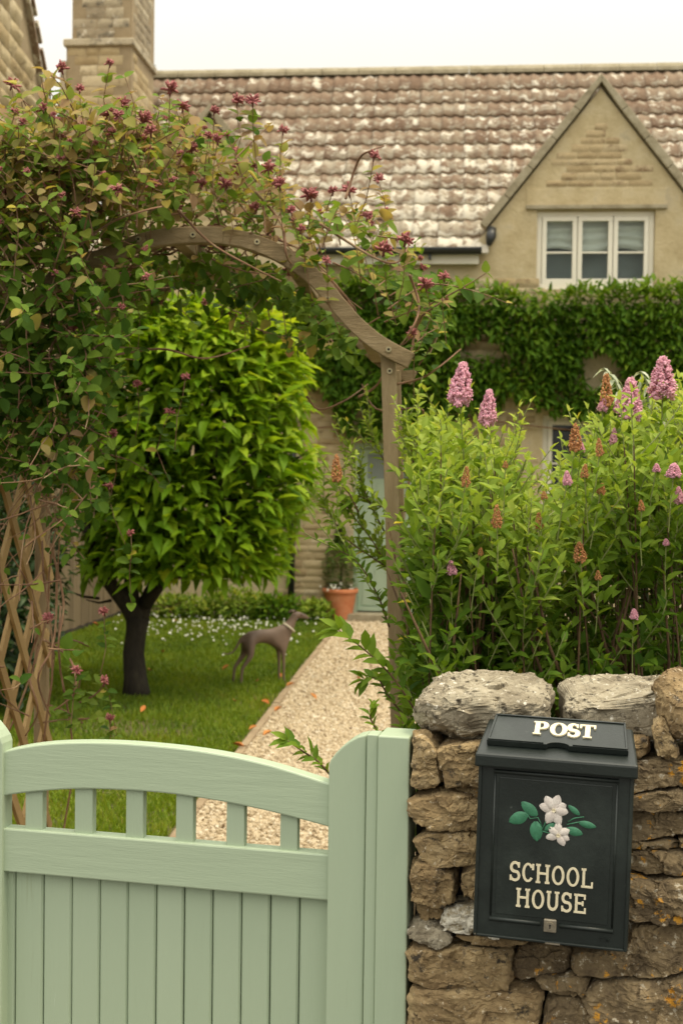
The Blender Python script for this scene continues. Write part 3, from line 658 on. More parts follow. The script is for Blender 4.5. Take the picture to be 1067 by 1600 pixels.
# ---- climber on the cottage front
cl = empty('wall_climber', HF.w(1.2, -.05, 0), hy); tag(cl, 'thick dark green climber trained along the cottage wall under the dormer window', 'climbing plant')
off = Vector((1.2, -.05, 0))
zones = [([(690, 470), (720, 448), (790, 462), (830, 474), (900, 458), (1000, 455), (1110, 448), (1110, 620), (985, 600), (955, 552), (925, 545), (905, 560), (885, 600), (860, 580), (830, 560), (790, 550), (765, 520), (740, 530), (700, 545), (660, 540), (560, 530), (430, 500), (430, 455), (600, 440)], 9000, .36),
         ([(430, 500), (700, 520), (720, 560), (880, 560), (900, 540), (920, 610), (990, 590), (1110, 590), (1110, 650), (960, 655), (880, 650), (850, 640), (800, 620), (770, 640), (700, 650), (640, 690), (600, 690), (540, 672), (510, 610), (470, 600), (430, 560)], 6200, .28)]
P, D, U, S, T = [], [], [], [], []
for poly, n, th in zones:
    xs = [a for a, b in poly]; ys = [b for a, b in poly]; k = 0
    while k < n:
        px, py = random.uniform(min(xs), max(xs)), random.uniform(min(ys), max(ys))
        if not in_poly(px, py + 7 * noise.noise((px * .05, py * .05, 1)), poly): continue
        if noise.noise((px * .022, py * .03, 3)) < -.52: k += .2; continue
        x, z = HF.px(px, py, -.1); lump = .5 + .5 * noise.noise((x * 2.2, z * 2.2, 7)); y = -(.04 + th * (.35 + .8 * lump) * random.random() ** .6)
        z += (py < 475) * random.random() ** 3 * .10
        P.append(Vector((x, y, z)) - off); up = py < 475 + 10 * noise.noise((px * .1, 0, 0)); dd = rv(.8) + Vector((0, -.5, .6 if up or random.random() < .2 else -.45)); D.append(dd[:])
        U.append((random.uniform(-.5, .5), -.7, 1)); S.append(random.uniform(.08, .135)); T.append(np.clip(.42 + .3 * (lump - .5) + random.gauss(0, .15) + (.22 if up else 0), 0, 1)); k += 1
foliage('foliage', cl, M['ivyleaf'], P, D, U, S, T, wid=.36)
st = MB()
for px0 in (640, 705, 1010):
    x0, z0 = HF.px(px0, 900, -.05); p = Vector((x0, -.04, 0)); pts = [p.copy()]
    for i in range(9): p = p + Vector((random.uniform(-.07, .07), random.uniform(-.02, .02), .33)); p.y = min(p.y, -.03); pts.append(p.copy())
    st.tube([q - off for q in pts], np.linspace(.02, .008, len(pts)), 6)
for zz in (2.15, 2.55, 3.0): st.tube([Vector((x, -.05 + .02 * math.sin(x * 3), zz + .06 * math.sin(x * 2))) - off for x in np.linspace(-.8, 4.0, 22)], .009, 5)
st.build('stem', M['vine'], cl)['kind'] = 'stuff'

# ---- garden tree
tb = gnd(213, 1088); tree = empty('small_tree', tb); tag(tree, 'small round headed tree with large glossy drooping leaves on a dark trunk', 'tree')
TY = tb.y
def tl(px, py, dy=0): return at(px, py, TY + dy) - tb
tk = MB()
tp = [tl(214, 1092), tl(212, 1060), tl(209, 1020), tl(213, 990), tl(216, 965)]
tk.tube(tp, [.105, .082, .076, .072, .085], 14)
trunk = tk.build('trunk', M['bark'], tree, smooth=True)
cc = tl(303, 712, .15)
for (pts, r0) in (([tl(216, 972), tl(200, 945), tl(175, 915), tl(150, 880, -.1), tl(130, 800, -.2)], .062), ([tl(218, 970), tl(228, 940, .1), tl(245, 905, .2), tl(262, 850, .3), tl(270, 700, .3)], .055),
                  ([tl(214, 968), tl(206, 940, .05), tl(205, 900, .1), tl(220, 830, -.1), tl(240, 700, -.2)], .06), ([tl(228, 945), tl(250, 915, -.1), tl(300, 880, -.2), tl(360, 800, -.2)], .04), ([tl(240, 915, .1), tl(300, 890, .4), tl(380, 850, .6)], .035)):
    MB().tube(pts, np.linspace(r0 * 1.2, r0 * .45, len(pts)), 8).build('branch', M['bark'], trunk, smooth=True)
tw = MB()
for i in range(90):
    d = Vector((random.gauss(0, 1), random.gauss(0, 1), random.gauss(0, .9))).normalized(); a = cc + d * .25 + Vector((0, 0, -.3)); b = cc + Vector((d.x * .85, d.y * .85, d.z * .95)); tw.tube([a, (a + b) / 2 + rv(.06), b], [.012, .008, .003], 5)
tw.tube([tl(155, 935), tl(130, 932, -.1), tl(112, 925, -.1)], [.012, .009, .004], 5).tube([tl(175, 938), tl(155, 942), tl(135, 937)], [.012, .008, .004], 5)
tw.build('twigs', M['bark'], tree)['kind'] = 'stuff'
outline = [(465, .50), (500, .76), (540, .88), (580, .95), (630, 1.0), (700, 1.0), (760, .97), (820, .91), (880, .86), (915, .80)]
cand = []
for i in range(11500):
    py = random.uniform(490, 898) if random.random() < .8 else random.uniform(475, 560)
    hwid = interp(py, outline) * .91; cx = 298 - 6 * (py > 850)
    th = random.uniform(0, 2 * PI); shell = random.random() ** .42
    lump = 1 + .15 * noise.noise((math.cos(th) * 1.8, math.sin(th) * 1.8, py * .012)) + .07 * noise.noise((math.cos(th) * 5, math.sin(th) * 5, py * .04))
    if noise.noise((math.cos(th) * 3.2, math.sin(th) * 3.2, py * .025 + 9)) < -.38 and shell > .75: continue
    rr = hwid * shell * lump * .93 / 1.0
    p = tl(cx, py, .12); p.x += rr * math.cos(th); p.y += rr * math.sin(th) * .94
    topness = max(0, (560 - py) / 80); bottom = max(0, (py - 890) / 60)
    dd = Vector((math.cos(th), math.sin(th), 0)) * .9 + Vector((0, 0, .12 + .6 * topness)) + rv(.8)
    p.z += random.uniform(-.03, .03)
    cand.append((p, dd, Vector((math.cos(th) * .3, math.sin(th) * .3, 1)) + rv(.35), random.choice((random.uniform(.07, .12), random.uniform(.11, .18))) * (1 - .2 * topness), shell, th, py))
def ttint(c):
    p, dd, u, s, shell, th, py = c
    side = .5 + .5 * math.cos(th - R(-10)); young_lit = .17 * max(0, (720 - py) / 220) * side + .06 * max(0, (600 - py) / 100)  # young growth plus light on crown's top and right, painted into leaf tint
    return float(np.clip(.31 + .26 * shell * .8 + young_lit + random.gauss(0, .13) + .12 * side, 0, 1))
near = sorted([c for c in cand if c[4] > .93 and math.sin(c[5]) < -.15 and c[6] > 560], key=lambda c: -c[3])[:280]; ids = {id(c) for c in near}; far = [c for c in cand if id(c) not in ids]
cr = empty('crown', (0, 0, 0), 0, tree)
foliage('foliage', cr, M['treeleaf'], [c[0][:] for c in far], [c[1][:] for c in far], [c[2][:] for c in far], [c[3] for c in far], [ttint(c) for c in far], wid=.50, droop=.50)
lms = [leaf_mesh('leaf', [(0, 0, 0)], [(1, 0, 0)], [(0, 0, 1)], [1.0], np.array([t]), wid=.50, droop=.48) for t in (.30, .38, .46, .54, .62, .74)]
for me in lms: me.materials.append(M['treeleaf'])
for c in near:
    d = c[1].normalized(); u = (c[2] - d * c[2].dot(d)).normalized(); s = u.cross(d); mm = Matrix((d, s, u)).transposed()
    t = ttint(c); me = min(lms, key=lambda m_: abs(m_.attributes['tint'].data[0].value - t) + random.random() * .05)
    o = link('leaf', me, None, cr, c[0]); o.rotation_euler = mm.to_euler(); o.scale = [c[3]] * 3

# ---- dark shrub behind the trellis, low plants against the cottage, pot
def bush(name, label, cat, c, rad, n, m, ls, zsq=1.0, wid=.45, tmean=.5):
    o = empty(name, (c[0], c[1], 0)); tag(o, label, cat); P, D, U, S, T = [], [], [], [], []
    for i in range(n):
        d = Vector((random.gauss(0, 1), random.gauss(0, 1), random.gauss(0, 1))).normalized(); s = random.random() ** .4 * (1 + .2 * noise.noise(d * 2.5 + Vector(c)))
        p = Vector((d.x * rad[0], d.y * rad[1], d.z * rad[2])) * s; p.z = p.z + c[2]
        if p.z < .01: p.z = random.uniform(.01, .2)
        P.append(p[:]); D.append((d * .7 + rv(.7) + Vector((0, 0, .25)))[:]); U.append((d + Vector((0, 0, 1)))[:]); S.append(random.uniform(*ls)); T.append(tmean + random.gauss(0, .18) + .12 * d.z)
    foliage('foliage', o, m, P, D, U, S, T, wid=wid)
    t = MB()
    for i in range(7): t.tube([(random.uniform(-.05, .05), random.uniform(-.05, .05), 0), rv(.15) * 1 + Vector((0, 0, c[2] * .6)), Vector((random.uniform(-.6, .6) * rad[0], random.uniform(-.6, .6) * rad[1], c[2] + rad[2] * .5))], [.014, .01, .004], 5)
    t.build('stem', M['stem'], o)['kind'] = 'stuff'; return o
p = at(5, 950, 8.6); bush('dark_shrub', 'dense dark evergreen shrub behind the wooden trellis slats', 'shrub', (p.x - .02, 8.4, .95), (.50, .5, .95), 5500, M['shrubleaf'], (.05, .09))
for (px, hgt, wd, lab, mm, nn) in ((290, .24, .40, 'low leafy border plant behind the tree trunk, against the cottage', 'spirealeaf', 700), (375, .32, .40, 'leafy border plant against the cottage wall, above the dog\'s back', 'spirealeaf', 900),
                           (440, .27, .30, 'low dark border plant by the drainpipe, above the dog\'s head', 'ivyleaf', 700), (497, .22, .20, 'small bright green plant between drainpipe and terracotta pot', 'spirealeaf', 480)):
    q = HF.w(HF.px(px, 950)[0], -.26, 0); bush('border_plant', lab, 'plant', (q.x, q.y, hgt * .5), (wd, .2, hgt * .55), nn, M[mm], (.05, .09), tmean=.45)
pq = gnd(531, 969); pot = empty('plant_pot', (pq.x, pq.y - .03, 0)); tag(pot, 'terracotta flower pot standing beside the pale green door', 'plant pot')
sc_ = 1.0
MB().lathe([(0, .001), (.125, .001), (.128, .01), (.175, .30), (.176, .305), (.155, .305), (.150, .27), (0, .27)], 32).build('pot', M['terracotta'], pot, smooth=False)
MB().lathe([(.170, .300), (.192, .305), (.196, .315), (.196, .345), (.190, .352), (.165, .352), (.160, .30)], 32).build('rim', M['terracotta'], pot, smooth=False)
MB().lathe([(0, .31), (.159, .31)], 20).build('soil', M['bark'], pot)
for me_o in pot.children: me_o.data.polygons.foreach_set('use_smooth', [True] * len(me_o.data.polygons))
pp = empty('potted_shrub', (pq.x, pq.y - .03, .31)); tag(pp, 'bushy dark green shrub growing in the terracotta pot with small white flowers', 'plant')
P, D, U, S, T = [], [], [], [], []
for i in range(2300):
    t = random.random(); r = .175 * math.sin(PI * min(1, t * .8 + .22)) * random.random() ** .5 * (1 + .3 * noise.noise((t * 5, i * .01, 1))); a = random.uniform(0, 2 * PI)
    if t > .72: r *= .55
    P.append((r * math.cos(a) - .01, r * math.sin(a), t * .74)); D.append((math.cos(a), math.sin(a), random.uniform(-.4, .9))); U.append((0, 0, 1)); S.append(random.uniform(.025, .05)); T.append(random.gauss(.5, .2))
foliage('foliage', pp, M['potleaf'], P, D, U, S, T, wid=.5)
MB().tube([(0, 0, -.02), (.01, .01, .3), (0, 0, .62)], [.012, .009, .003], 6).build('stem', M['bark'], pp)
P = np.array([(random.gauss(0, .09) + random.choice([-.09, .0]), -.12 + random.gauss(0, .04), random.uniform(.03, .11)) for i in range(22)])
o = link('white_flowers', blobs('white_flowers', P, np.full((22, 3), .012), np.full(22, .5)), M['daisy'], pp); o['kind'] = 'stuff'
tag(o)

# ================================================================ DOG
dg = gnd(374, 1070); dk = .00078; yawd = R(24)
dog = empty('dog', (dg.x, dg.y, 0), yawd); tag(dog, 'slim grey brown greyhound with pale collar standing on the lawn by the tree', 'dog')
def dp(cx, cy, y=0.0): return Vector(((cx - 235) * dk / math.cos(yawd), y, (880 - cy) * dk))
V = []; E = []; Rd = []
def chain(pts, start=None):
    prev = start
    for (p, r) in pts:
        V.append(Vector((p.x, p.y / .78, p.z))); rr_ = (r[0] + r[1]) / 2 * 1.08; Rd.append((rr_, rr_)); i = len(V) - 1
        if prev is not None: E.append((prev, i))
        prev = i
    return prev
# torso from rump to chest
ids_ = []
prev = None
for (cx, cy, rx, rz) in ((302, 420, 0, .056), (405, 408, 0, .060), (520, 424, 0, .068), (632, 438, 0, .080)):
    V.append(dp(cx, cy)); Rd.append((rz * .93, rz * .93)); ids_.append(len(V) - 1)
    if prev is not None: E.append((prev, len(V) - 1))
    prev = len(V) - 1
neck = chain([(dp(698, 345), (.044, .046)), (dp(733, 268), (.029, .030)), (dp(768, 214), (.031, .031)), (dp(826, 230), (.020, .020)), (dp(893, 262), (.010, .010))], ids_[-1])
chain([(dp(232, 462), (.012, .012)), (dp(200, 525), (.008, .008)), (dp(165, 565), (.006, .006)), (dp(120, 580), (.005, .005)), (dp(80, 560), (.004, .004))], ids_[0])
for s, ox in ((-1, 0), (1, -38)):          # hind legs: knee forward and high, hock back
    chain([(dp(328 + ox * .5, 515, s * .036), (.040, .042)), (dp(326 + ox * .8, 590, s * .042), (.024, .026)), (dp(282 + ox, 660, s * .042), (.014, .016)), (dp(246 + ox, 715, s * .042), (.011, .013)), (dp(238 + ox, 790, s * .042), (.009, .010)), (dp(236 + ox, 850, s * .042), (.010, .010)), (dp(256 + ox, 872, s * .042), (.010, .009))], ids_[0])
for s, ox in ((-1, 0), (1, -14)):
    chain([(dp(632 + ox, 548, s * .034), (.025, .026)), (dp(634 + ox, 620, s * .034), (.013, .014)), (dp(638 + ox, 690, s * .034), (.011, .012)), (dp(638 + ox, 780, s * .034), (.009, .009)), (dp(640 + ox, 850, s * .034), (.009, .009)), (dp(660 + ox, 872, s * .034), (.010, .009))], ids_[3])
me = bpy.data.meshes.new('body'); me.from_pydata([v[:] for v in V], E, []); bo = link('body', me, M['dog'], dog, scale=(1, .78, 1))
sk = bo.modifiers.new('skin', 'SKIN'); me.skin_vertices[0].data.foreach_set('radius', [c for r in Rd for c in r]); me.skin_vertices[0].data[ids_[1]].use_root = True
sk.use_smooth_shade = True; ss = bo.modifiers.new('sub', 'SUBSURF'); ss.levels = ss.render_levels = 2
for s in (-1, 1):                          # ears folded back, eyes
    MB().add([dp(748, 190, s * .020), dp(775, 176, s * .026), dp(728, 178, s * .038), dp(705, 205, s * .044), dp(735, 200, s * .034)], [(0, 1, 2), (0, 2, 4), (4, 2, 3), (0, 4, 1)]).build('ear', M['dog'], dog)
    bm = bmesh.new(); bmesh.ops.create_icosphere(bm, subdivisions=2, radius=.0055); me = bpy.data.meshes.new('eye'); bm.to_mesh(me); bm.free(); link('eye', me, M['eye'], dog, dp(812, 216, s * .021))
bm = bmesh.new(); bmesh.ops.create_icosphere(bm, subdivisions=2, radius=.0085); me = bpy.data.meshes.new('nose'); bm.to_mesh(me); bm.free(); link('nose', me, M['eye'], dog, dp(905, 262, 0), smooth=True)
cpts = []
ca, cb = dp(650, 305), dp(745, 385); cmid = (ca + cb) / 2; ax1 = (cb - ca) / 2
for i in range(25):
    a = 2 * PI * i / 24; cpts.append(cmid + ax1 * math.cos(a) * 1.06 + Vector((0, .046 * math.sin(a), 0)))
MB().tube(cpts, .0075, 6).build('collar', M['collar'], dog, smooth=True)

# ================================================================ DRY STONE WALL  (frame shared with the gate)
GP = at(640, 1300, 2.45); GY = R(-13); GF = Frame((GP.x, GP.y), GY); gx = GF.px
wl = empty('dry_stone_wall', GF.o, GY); tag(wl, 'rough dry stone garden wall of ochre limestone with orange lichen beside the gate', 'wall')
def smooth_poly(pts, it=2):
    for _ in range(it):
        q = []
        for i in range(len(pts)):
            a, b = pts[i], pts[(i + 1) % len(pts)]; q += [(a[0] * .82 + b[0] * .18, a[1] * .82 + b[1] * .18), (a[0] * .18 + b[0] * .82, a[1] * .18 + b[1] * .82)]
        pts = q
    return pts
def resample(pts, n):
    P = pts + [pts[0]]; d = [0]
    for a, b in zip(P, P[1:]): d.append(d[-1] + math.dist(a, b))
    out = []; j = 0
    for i in range(n):
        t = d[-1] * i / n
        while d[j + 1] < t: j += 1
        f = (t - d[j]) / max(1e-9, d[j + 1] - d[j]); out.append((P[j][0] + (P[j + 1][0] - P[j][0]) * f, P[j][1] + (P[j + 1][1] - P[j][1]) * f))
    return out
def rh(v, k): 
    q = math.sin(v.x * 127.1 + v.y * 311.7 + v.z * 74.7 + k * 19.3) * 43758.5453; return q - math.floor(q)
def facet(p, sc_, amp, slope):
    c = noise.voronoi(p * sc_)[1][0]; d = p * sc_ - c
    return (rh(c, 1) - .5) * amp + slope / sc_ * (d.x * (rh(c, 2) - .5) + d.y * (rh(c, 3) - .5) + d.z * (rh(c, 4) - .5)) * 2
def stone_disp(p, o, rough):
    p = p + noise.noise_vector(p * 30 + o) * .006; e = p + o
    return (noise.noise(e * 16) * 1.6 + noise.noise(e * 42) * .7 + (abs(noise.noise(Vector((e.x * 12, e.y * 18, e.z * 70)))) - .3) * .8 + noise.noise(e * 120) * .40 + noise.noise(e * 260) * .22) * rough + facet(e, 24, .0025, .20) + facet(e, 75, .0010, .22)
def wall_stone(pts, y0, m, bulge=.03, depth=.15, n=56, rough=.0055, seed=0, grow=1.0):
    area = sum(a[0] * b[1] - b[0] * a[1] for a, b in zip(pts, pts[1:] + pts[:1]))
    if area < 0: pts = pts[::-1]
    q = resample(smooth_poly(pts, 1), n); cx = sum(a for a, b in q) / n; cz = sum(b for a, b in q) / n
    size = min(max(a for a, b in q) - min(a for a, b in q), max(b for a, b in q) - min(b for a, b in q))
    ts = [(1.0, depth), (1.0, .05), (1.01, .02), (1.0, .004), (.985, -bulge * .3), (.96, -bulge * .6), (.925, -bulge * .8)] + [(t, -bulge * (1 - .18 * t * t)) for t in (np.linspace(.89, .04, 24) if n > 40 else (.8, .6, .4, .2))]
    v = []; sd_ = Vector((seed * 3.7, seed * 1.3, seed * 2.1)); tiltx, tiltz = random.uniform(-.14, .14), random.uniform(-.10, .22)
    for (t, y) in ts:
        tt = t * grow
        for (a, b) in q:
            p = Vector((cx + (a - cx) * tt, y0 + y, cz + (b - cz) * tt)); f = 1 if y < .04 else .3
            big = stone_disp(p, sd_, rough); out = Vector(((a - cx) * t, -size * .8, (b - cz) * t)).normalized()
            p += out * big * f; p.y += (p.x - cx) * tiltx * f * t + (p.z - cz) * tiltz * f * t
            v.append(p)
    k = len(ts); v.append(sum((v[(k - 1) * n + j] for j in range(n)), Vector()) / n)
    f = [(i * n + j, i * n + (j + 1) % n, (i + 1) * n + (j + 1) % n, (i + 1) * n + j) for i in range(k - 1) for j in range(n)] + [((k - 1) * n + j, (k - 1) * n + (j + 1) % n, k * n) for j in range(n)]
    return MB().add(v, f).build('stone', m, wl, smooth=False)
def wp(pts, c=0.0): return [gx(a, b, c) for a, b in pts]
ST = [
 ([(645, 1151), (663, 1149), (678, 1167), (688, 1207), (688, 1223), (667, 1233), (645, 1228), (643, 1185)], 'stone', .03),
 ([(680, 1175), (694, 1164), (744, 1158), (790, 1163), (790, 1230), (700, 1232), (690, 1215)], 'stone', .035),
 ([(700, 1236), (745, 1234), (790, 1236), (790, 1250), (730, 1251)], 'stone', .015),
 ([(642, 1246), (700, 1238), (745, 1250), (790, 1255), (790, 1298), (694, 1299), (650, 1288), (638, 1272)], 'stone', .035),
 ([(650, 1309), (683, 1299), (745, 1301), (790, 1303), (790, 1348), (739, 1350), (674, 1354), (652, 1335)], 'stone', .028),
 ([(640, 1352), (655, 1344), (690, 1356), (711, 1368), (710, 1410), (692, 1421), (642, 1412), (640, 1380)], 'stone', .035),
 ([(713, 1366), (740, 1356), (790, 1358), (790, 1408), (728, 1411)], 'stone', .02),
 ([(643, 1417), (694, 1424), (690, 1444), (655, 1443)], 'stone', .012),
 ([(688, 1442), (699, 1421), (715, 1414), (790, 1416), (790, 1463), (737, 1461), (694, 1455)], 'stone_white', .03),
 ([(636, 1453), (647, 1443), (674, 1443), (703, 1460), (704, 1471), (688, 1481), (665, 1476), (640, 1465)], 'stone_grey', .035),
 ([(708, 1461), (745, 1463), (822, 1472), (815, 1478), (766, 1480), (728, 1474)], 'stone', .02),
 ([(636, 1478), (703, 1482), (791, 1486), (799, 1493), (797, 1545), (784, 1551), (640, 1537)], 'stone', .035),
 ([(637, 1541), (690, 1543), (840, 1547), (848, 1557), (840, 1600), (834, 1640), (634, 1640)], 'stone', .04),
 ([(801, 1484), (845, 1480), (889, 1486), (889, 1524), (850, 1527), (803, 1543)], 'stone_old', .012),
 ([(838, 1530), (890, 1527), (922, 1529), (912, 1558), (890, 1563), (853, 1548)], 'stone_old', .02),
 ([(892, 1486), (984, 1482), (988, 1443), (1067, 1443), (1120, 1450), (1115, 1505), (1045, 1524), (960, 1528), (893, 1521)], 'stone_old', .03),
 ([(926, 1532), (960, 1531), (1067, 1527), (1130, 1512), (1130, 1600), (1060, 1612), (930, 1604), (905, 1572)], 'stone_old', .045),
 ([(857, 1562), (900, 1565), (923, 1582), (928, 1640), (850, 1640), (849, 1592)], 'stone_old', .025),
 ([(992, 1157), (1010, 1155), (1012, 1180), (996, 1184), (980, 1180), (978, 1160)], 'stone', .02),
 ([(1017, 1132), (1035, 1118), (1050, 1148), (1060, 1180), (1040, 1186), (1022, 1179)], 'stone', .04),
 ([(970, 1190), (1067, 1187), (1130, 1184), (1130, 1240), (1040, 1228), (970, 1240)], 'stone_old', .03),
 ([(970, 1244), (1040, 1231), (1130, 1243), (1130, 1268), (1020, 1265), (970, 1263)], 'stone_old', .04),
 ([(970, 1266), (1020, 1268), (1130, 1272), (1130, 1306), (1058, 1304), (1050, 1312), (970, 1314)], 'stone_old', .022),
 ([(970, 1316), (1040, 1315), (1056, 1320), (1054, 1328), (970, 1326)], 'stone_old', .02),
 ([(1060, 1309), (1130, 1309), (1130, 1327), (1059, 1326)], 'stone_old', .03),
 ([(970, 1330), (1067, 1330), (1130, 1332), (1130, 1362), (1020, 1367), (970, 1360)], 'stone_old', .03),
 ([(970, 1366), (1020, 1371), (1130, 1366), (1130, 1440), (1000, 1439), (970, 1428)], 'stone_old', .045),
 ([(820, 1440), (985, 1442), (982, 1478), (890, 1480), (822, 1468)], 'stone_old', .0),
]
for i, (pl, m, b) in enumerate(ST):
    wall_stone(wp(pl), .018 + (.012 if b < .02 else 0), M[m], b, .16, seed=i + 1, grow=1.02, n=136)
# stones hidden behind the box, below and beyond the frame edge
k = 60
for (x0, x1, z0, z1, hc) in ((.10, .44, .72, 1.08, .07), (.0, .62, .04, .56, .10), (.63, 1.25, .04, 1.06, .10)):
    z = z0
    while z < z1 - .02:
        hh = min(hc * random.uniform(.8, 1.25), z1 - z); x = x0
        while x < x1 - .03:
            ll = min(random.uniform(.12, .28), x1 - x); g_ = .004
            wall_stone([(x + g_, z + g_ + random.uniform(0, .006)), (x + ll - g_, z + g_), (x + ll - g_ - random.uniform(0, .01), z + hh - g_), (x + g_, z + hh - g_ - random.uniform(0, .01))], .03, M['stone_old'], .02, .14, n=24, seed=k); k += 1; x += ll
        z += hh
MB().box(.001, 1.25, .065, .40, -.05, 1.06).build('core', M['dark'], wl)
# capstones
def boulder(c, size, m, seed, sq=3.0, rough=.012, rz=0, flat=0):
    v = []; nu, nv = 180, 84; e = 2 / sq
    sg = lambda a: math.copysign(abs(a) ** e, a)
    for j in range(nv + 1):
        ph = -PI / 2 + PI * j / nv
        for i in range(nu):
            th = 2 * PI * i / nu
            d = Vector((sg(math.cos(ph)) * sg(math.cos(th)), sg(math.cos(ph)) * sg(math.sin(th)), sg(math.sin(ph))))
            p = Vector((d.x * size[0] / 2, d.y * size[1] / 2, d.z * size[2] / 2)); s_ = Vector((seed, seed * 2, seed * .7))
            p += d * (noise.noise(p * 9 + s_) * rough * 1.3 + stone_disp(p, s_, .0042) + 0)
            if flat: p.z += flat * p.x - (.25 * max(0, p.z) * (-p.y / size[1] * 2 if p.y < 0 else 0))
            v.append(p)
    f = [(j * nu + i, j * nu + (i + 1) % nu, (j + 1) * nu + (i + 1) % nu, (j + 1) * nu + i) for j in range(nv) for i in range(nu)]
    return MB().add(v, f).build('capstone', m, wl, smooth=False, loc=c, rot=(0, 0, rz))
xa, z0 = gx(638, 1146, 0); xb, _ = gx(860, 1140, 0)
boulder(((xa + xb) / 2 + .0, .13, z0 + .040), (xb - xa - .006, .26, .108), M['stone_grey'], 3, 3.2, .013, 0, .02)
xa, z0 = gx(878, 1150, .02); xb, _ = gx(1040, 1150, .02)
boulder(((xa + xb) / 2 + .005, .15, z0 + .040), (xb - xa + .02, .24, .092), M['stone_grey'], 9, 6.5, .010, R(4), .12)
xa, z0 = gx(1037, 1166, -.02); boulder((xa + .09, .10, z0 + .062), (.19, .26, .115), M['stone'], 14, 3.2, .014, R(-8), 0)
boulder((xa + .30, .14, z0 + .052), (.24, .26, .11), M['stone_grey'], 19, 3.2, .014, R(5), 0)
boulder((xa + .55, .14, z0 + .052), (.26, .26, .11), M['stone_grey'], 23, 3.2, .014, R(5), 0)

# ================================================================ GATE
gt = empty('garden_gate', GF.w(0, 0, 0), GY); tag(gt, 'sage green painted wooden gate with arched top rail and short balusters', 'gate')
def gl(pts, c): return [gx(a, b, c) for a, b in pts]
y_st, y_r, y_b = .016, .026, .046
top = gl([(-60, 1202), (0, 1176), (66, 1163), (150, 1160), (240, 1165), (330, 1176), (420, 1195), (516, 1225)], y_r)
bot = gl([(-60, 1262), (0, 1245), (60, 1237), (132, 1233), (240, 1238), (330, 1250), (420, 1268), (516, 1293)], y_r)
def spl(pts, n=44):
    out = []; m_ = len(pts)
    for i in range(n + 1):
        t = i / n * (m_ - 1); j = min(int(t), m_ - 2); f = t - j; p = [Vector((*pts[max(0, min(m_ - 1, j + k_))], 0)) for k_ in (-1, 0, 1, 2)]
        q = .5 * ((2 * p[1]) + (p[2] - p[0]) * f + (2 * p[0] - 5 * p[1] + 4 * p[2] - p[3]) * f * f + (3 * p[1] - p[0] - 3 * p[2] + p[3]) * f ** 3); out.append((q.x, q.y))
    return out
sx0 = gx(511, 1400, y_st)[0]; sx1 = gx(569, 1400, y_st)[0]; lx1 = gx(4, 1180, y_st)[0]; lx0 = lx1 - (sx1 - sx0)
print('gate stile', sx0, sx1, 'left', lx1, 'width', sx1 - lx0)
def clipx(L_, x0, x1): 
    return [p for p in L_ if x0 < p[0] < x1]
def bandclip(t, b, x0, x1):
    def zat(L_, x): 
        return interp(x, L_)
    xs = np.linspace(x0, x1, 40); return [(x, zat(t, x)) for x in xs], [(x, zat(b, x)) for x in xs]
tt, bb = bandclip(spl(top), spl(bot), lx1 - .004, sx0 + .003)
MB().strip(tt, bb, y_r, y_r + .036).build('top_rail', M['paint_rail'], gt, bevel=.0035)
mt = gl([(0, 1293), (512, 1336)], y_r); mb_ = gl([(0, 1361), (512, 1408)], y_r)
zt = (mt[0][1] + mt[1][1]) / 2; zb_ = (mb_[0][1] + mb_[1][1]) / 2; print('rail z', mt, mb_)
MB().box(lx1 - .004, sx0 + .003, y_r, y_r + .036, zb_, zt).build('middle_rail', M['paint_rail'], gt, bevel=.0035)
MB().box(lx1 - .004, sx0 + .003, y_r, y_r + .036, .12, .21).build('bottom_rail', M['paint_rail'], gt, bevel=.0035)
for (a, b) in ((-38, -12), (40, 67), (117, 145), (197, 224), (275, 302), (354, 382), (438, 465)):
    x0, x1 = gx(a, 1275, y_r + .009)[0], gx(b, 1275, y_r + .009)[0]
    MB().box(x0, x1, y_r + .009, y_r + .030, zt - .002, interp((x0 + x1) / 2, spl(bot)) + .012).build('baluster', M['paint_board'], gt, bevel=.002)
js = [gx(a, 1400, y_b)[0] for a in (-64, -20, 24, 68, 112, 156, 200, 244, 288, 332, 377, 422, 468, 515)]
for i, (a, b) in enumerate(zip(js, js[1:])):
    gap = .0016 if i in (7, 11) else .0006 + .0005 * random.random(); a += gap; b -= gap; c = .0045
    a = max(a, lx1 - .01)
    if b <= a: continue
    pts = [(a, y_b + c), (a + c * .8, y_b), (b - c * .8, y_b), (b, y_b + c), (b, y_b + .018), (a, y_b + .018)]
    off_ = random.uniform(-.0008, .0008); n = 6
    v = [(x, y + off_, z) for z in (.10, zb_ + .02) for x, y in pts]
    MB().add(v, [(i_, (i_ + 1) % n, (i_ + 1) % n + n, i_ + n) for i_ in range(n)] + [tuple(range(n - 1, -1, -1)), tuple(range(n, 2 * n))]).build('board', M['paint_board'], gt)
MB().box(lx1, sx0, y_b + .021, y_b + .023, .12, zb_).build('backing_board', M['oak_x'], gt)
def stile(x0, x1, flip):
    q = gl([(517, 1196), (520, 1187), (527, 1177), (536, 1167), (547, 1158), (559, 1151), (571, 1148)], y_st); w_ = x1 - x0
    a0, a1 = q[0][0], q[-1][0]; q = [(x0 + (a - a0) / (a1 - a0) * w_, z) for a, z in q]
    if flip: q = [(x0 + x1 - a, z) for a, z in q][::-1]
    pts = [(x0, .06), (x1, .06)] + q[::-1]
    MB().prism(pts, y_st, y_st + .048).build('stile', M['paint_board'], gt, bevel=.003)
stile(sx0, sx1, False); stile(lx0, lx1, True)
px0 = gx(588, 1300, 0)[0]; zt1 = gx(580, 1148, .008)[1]
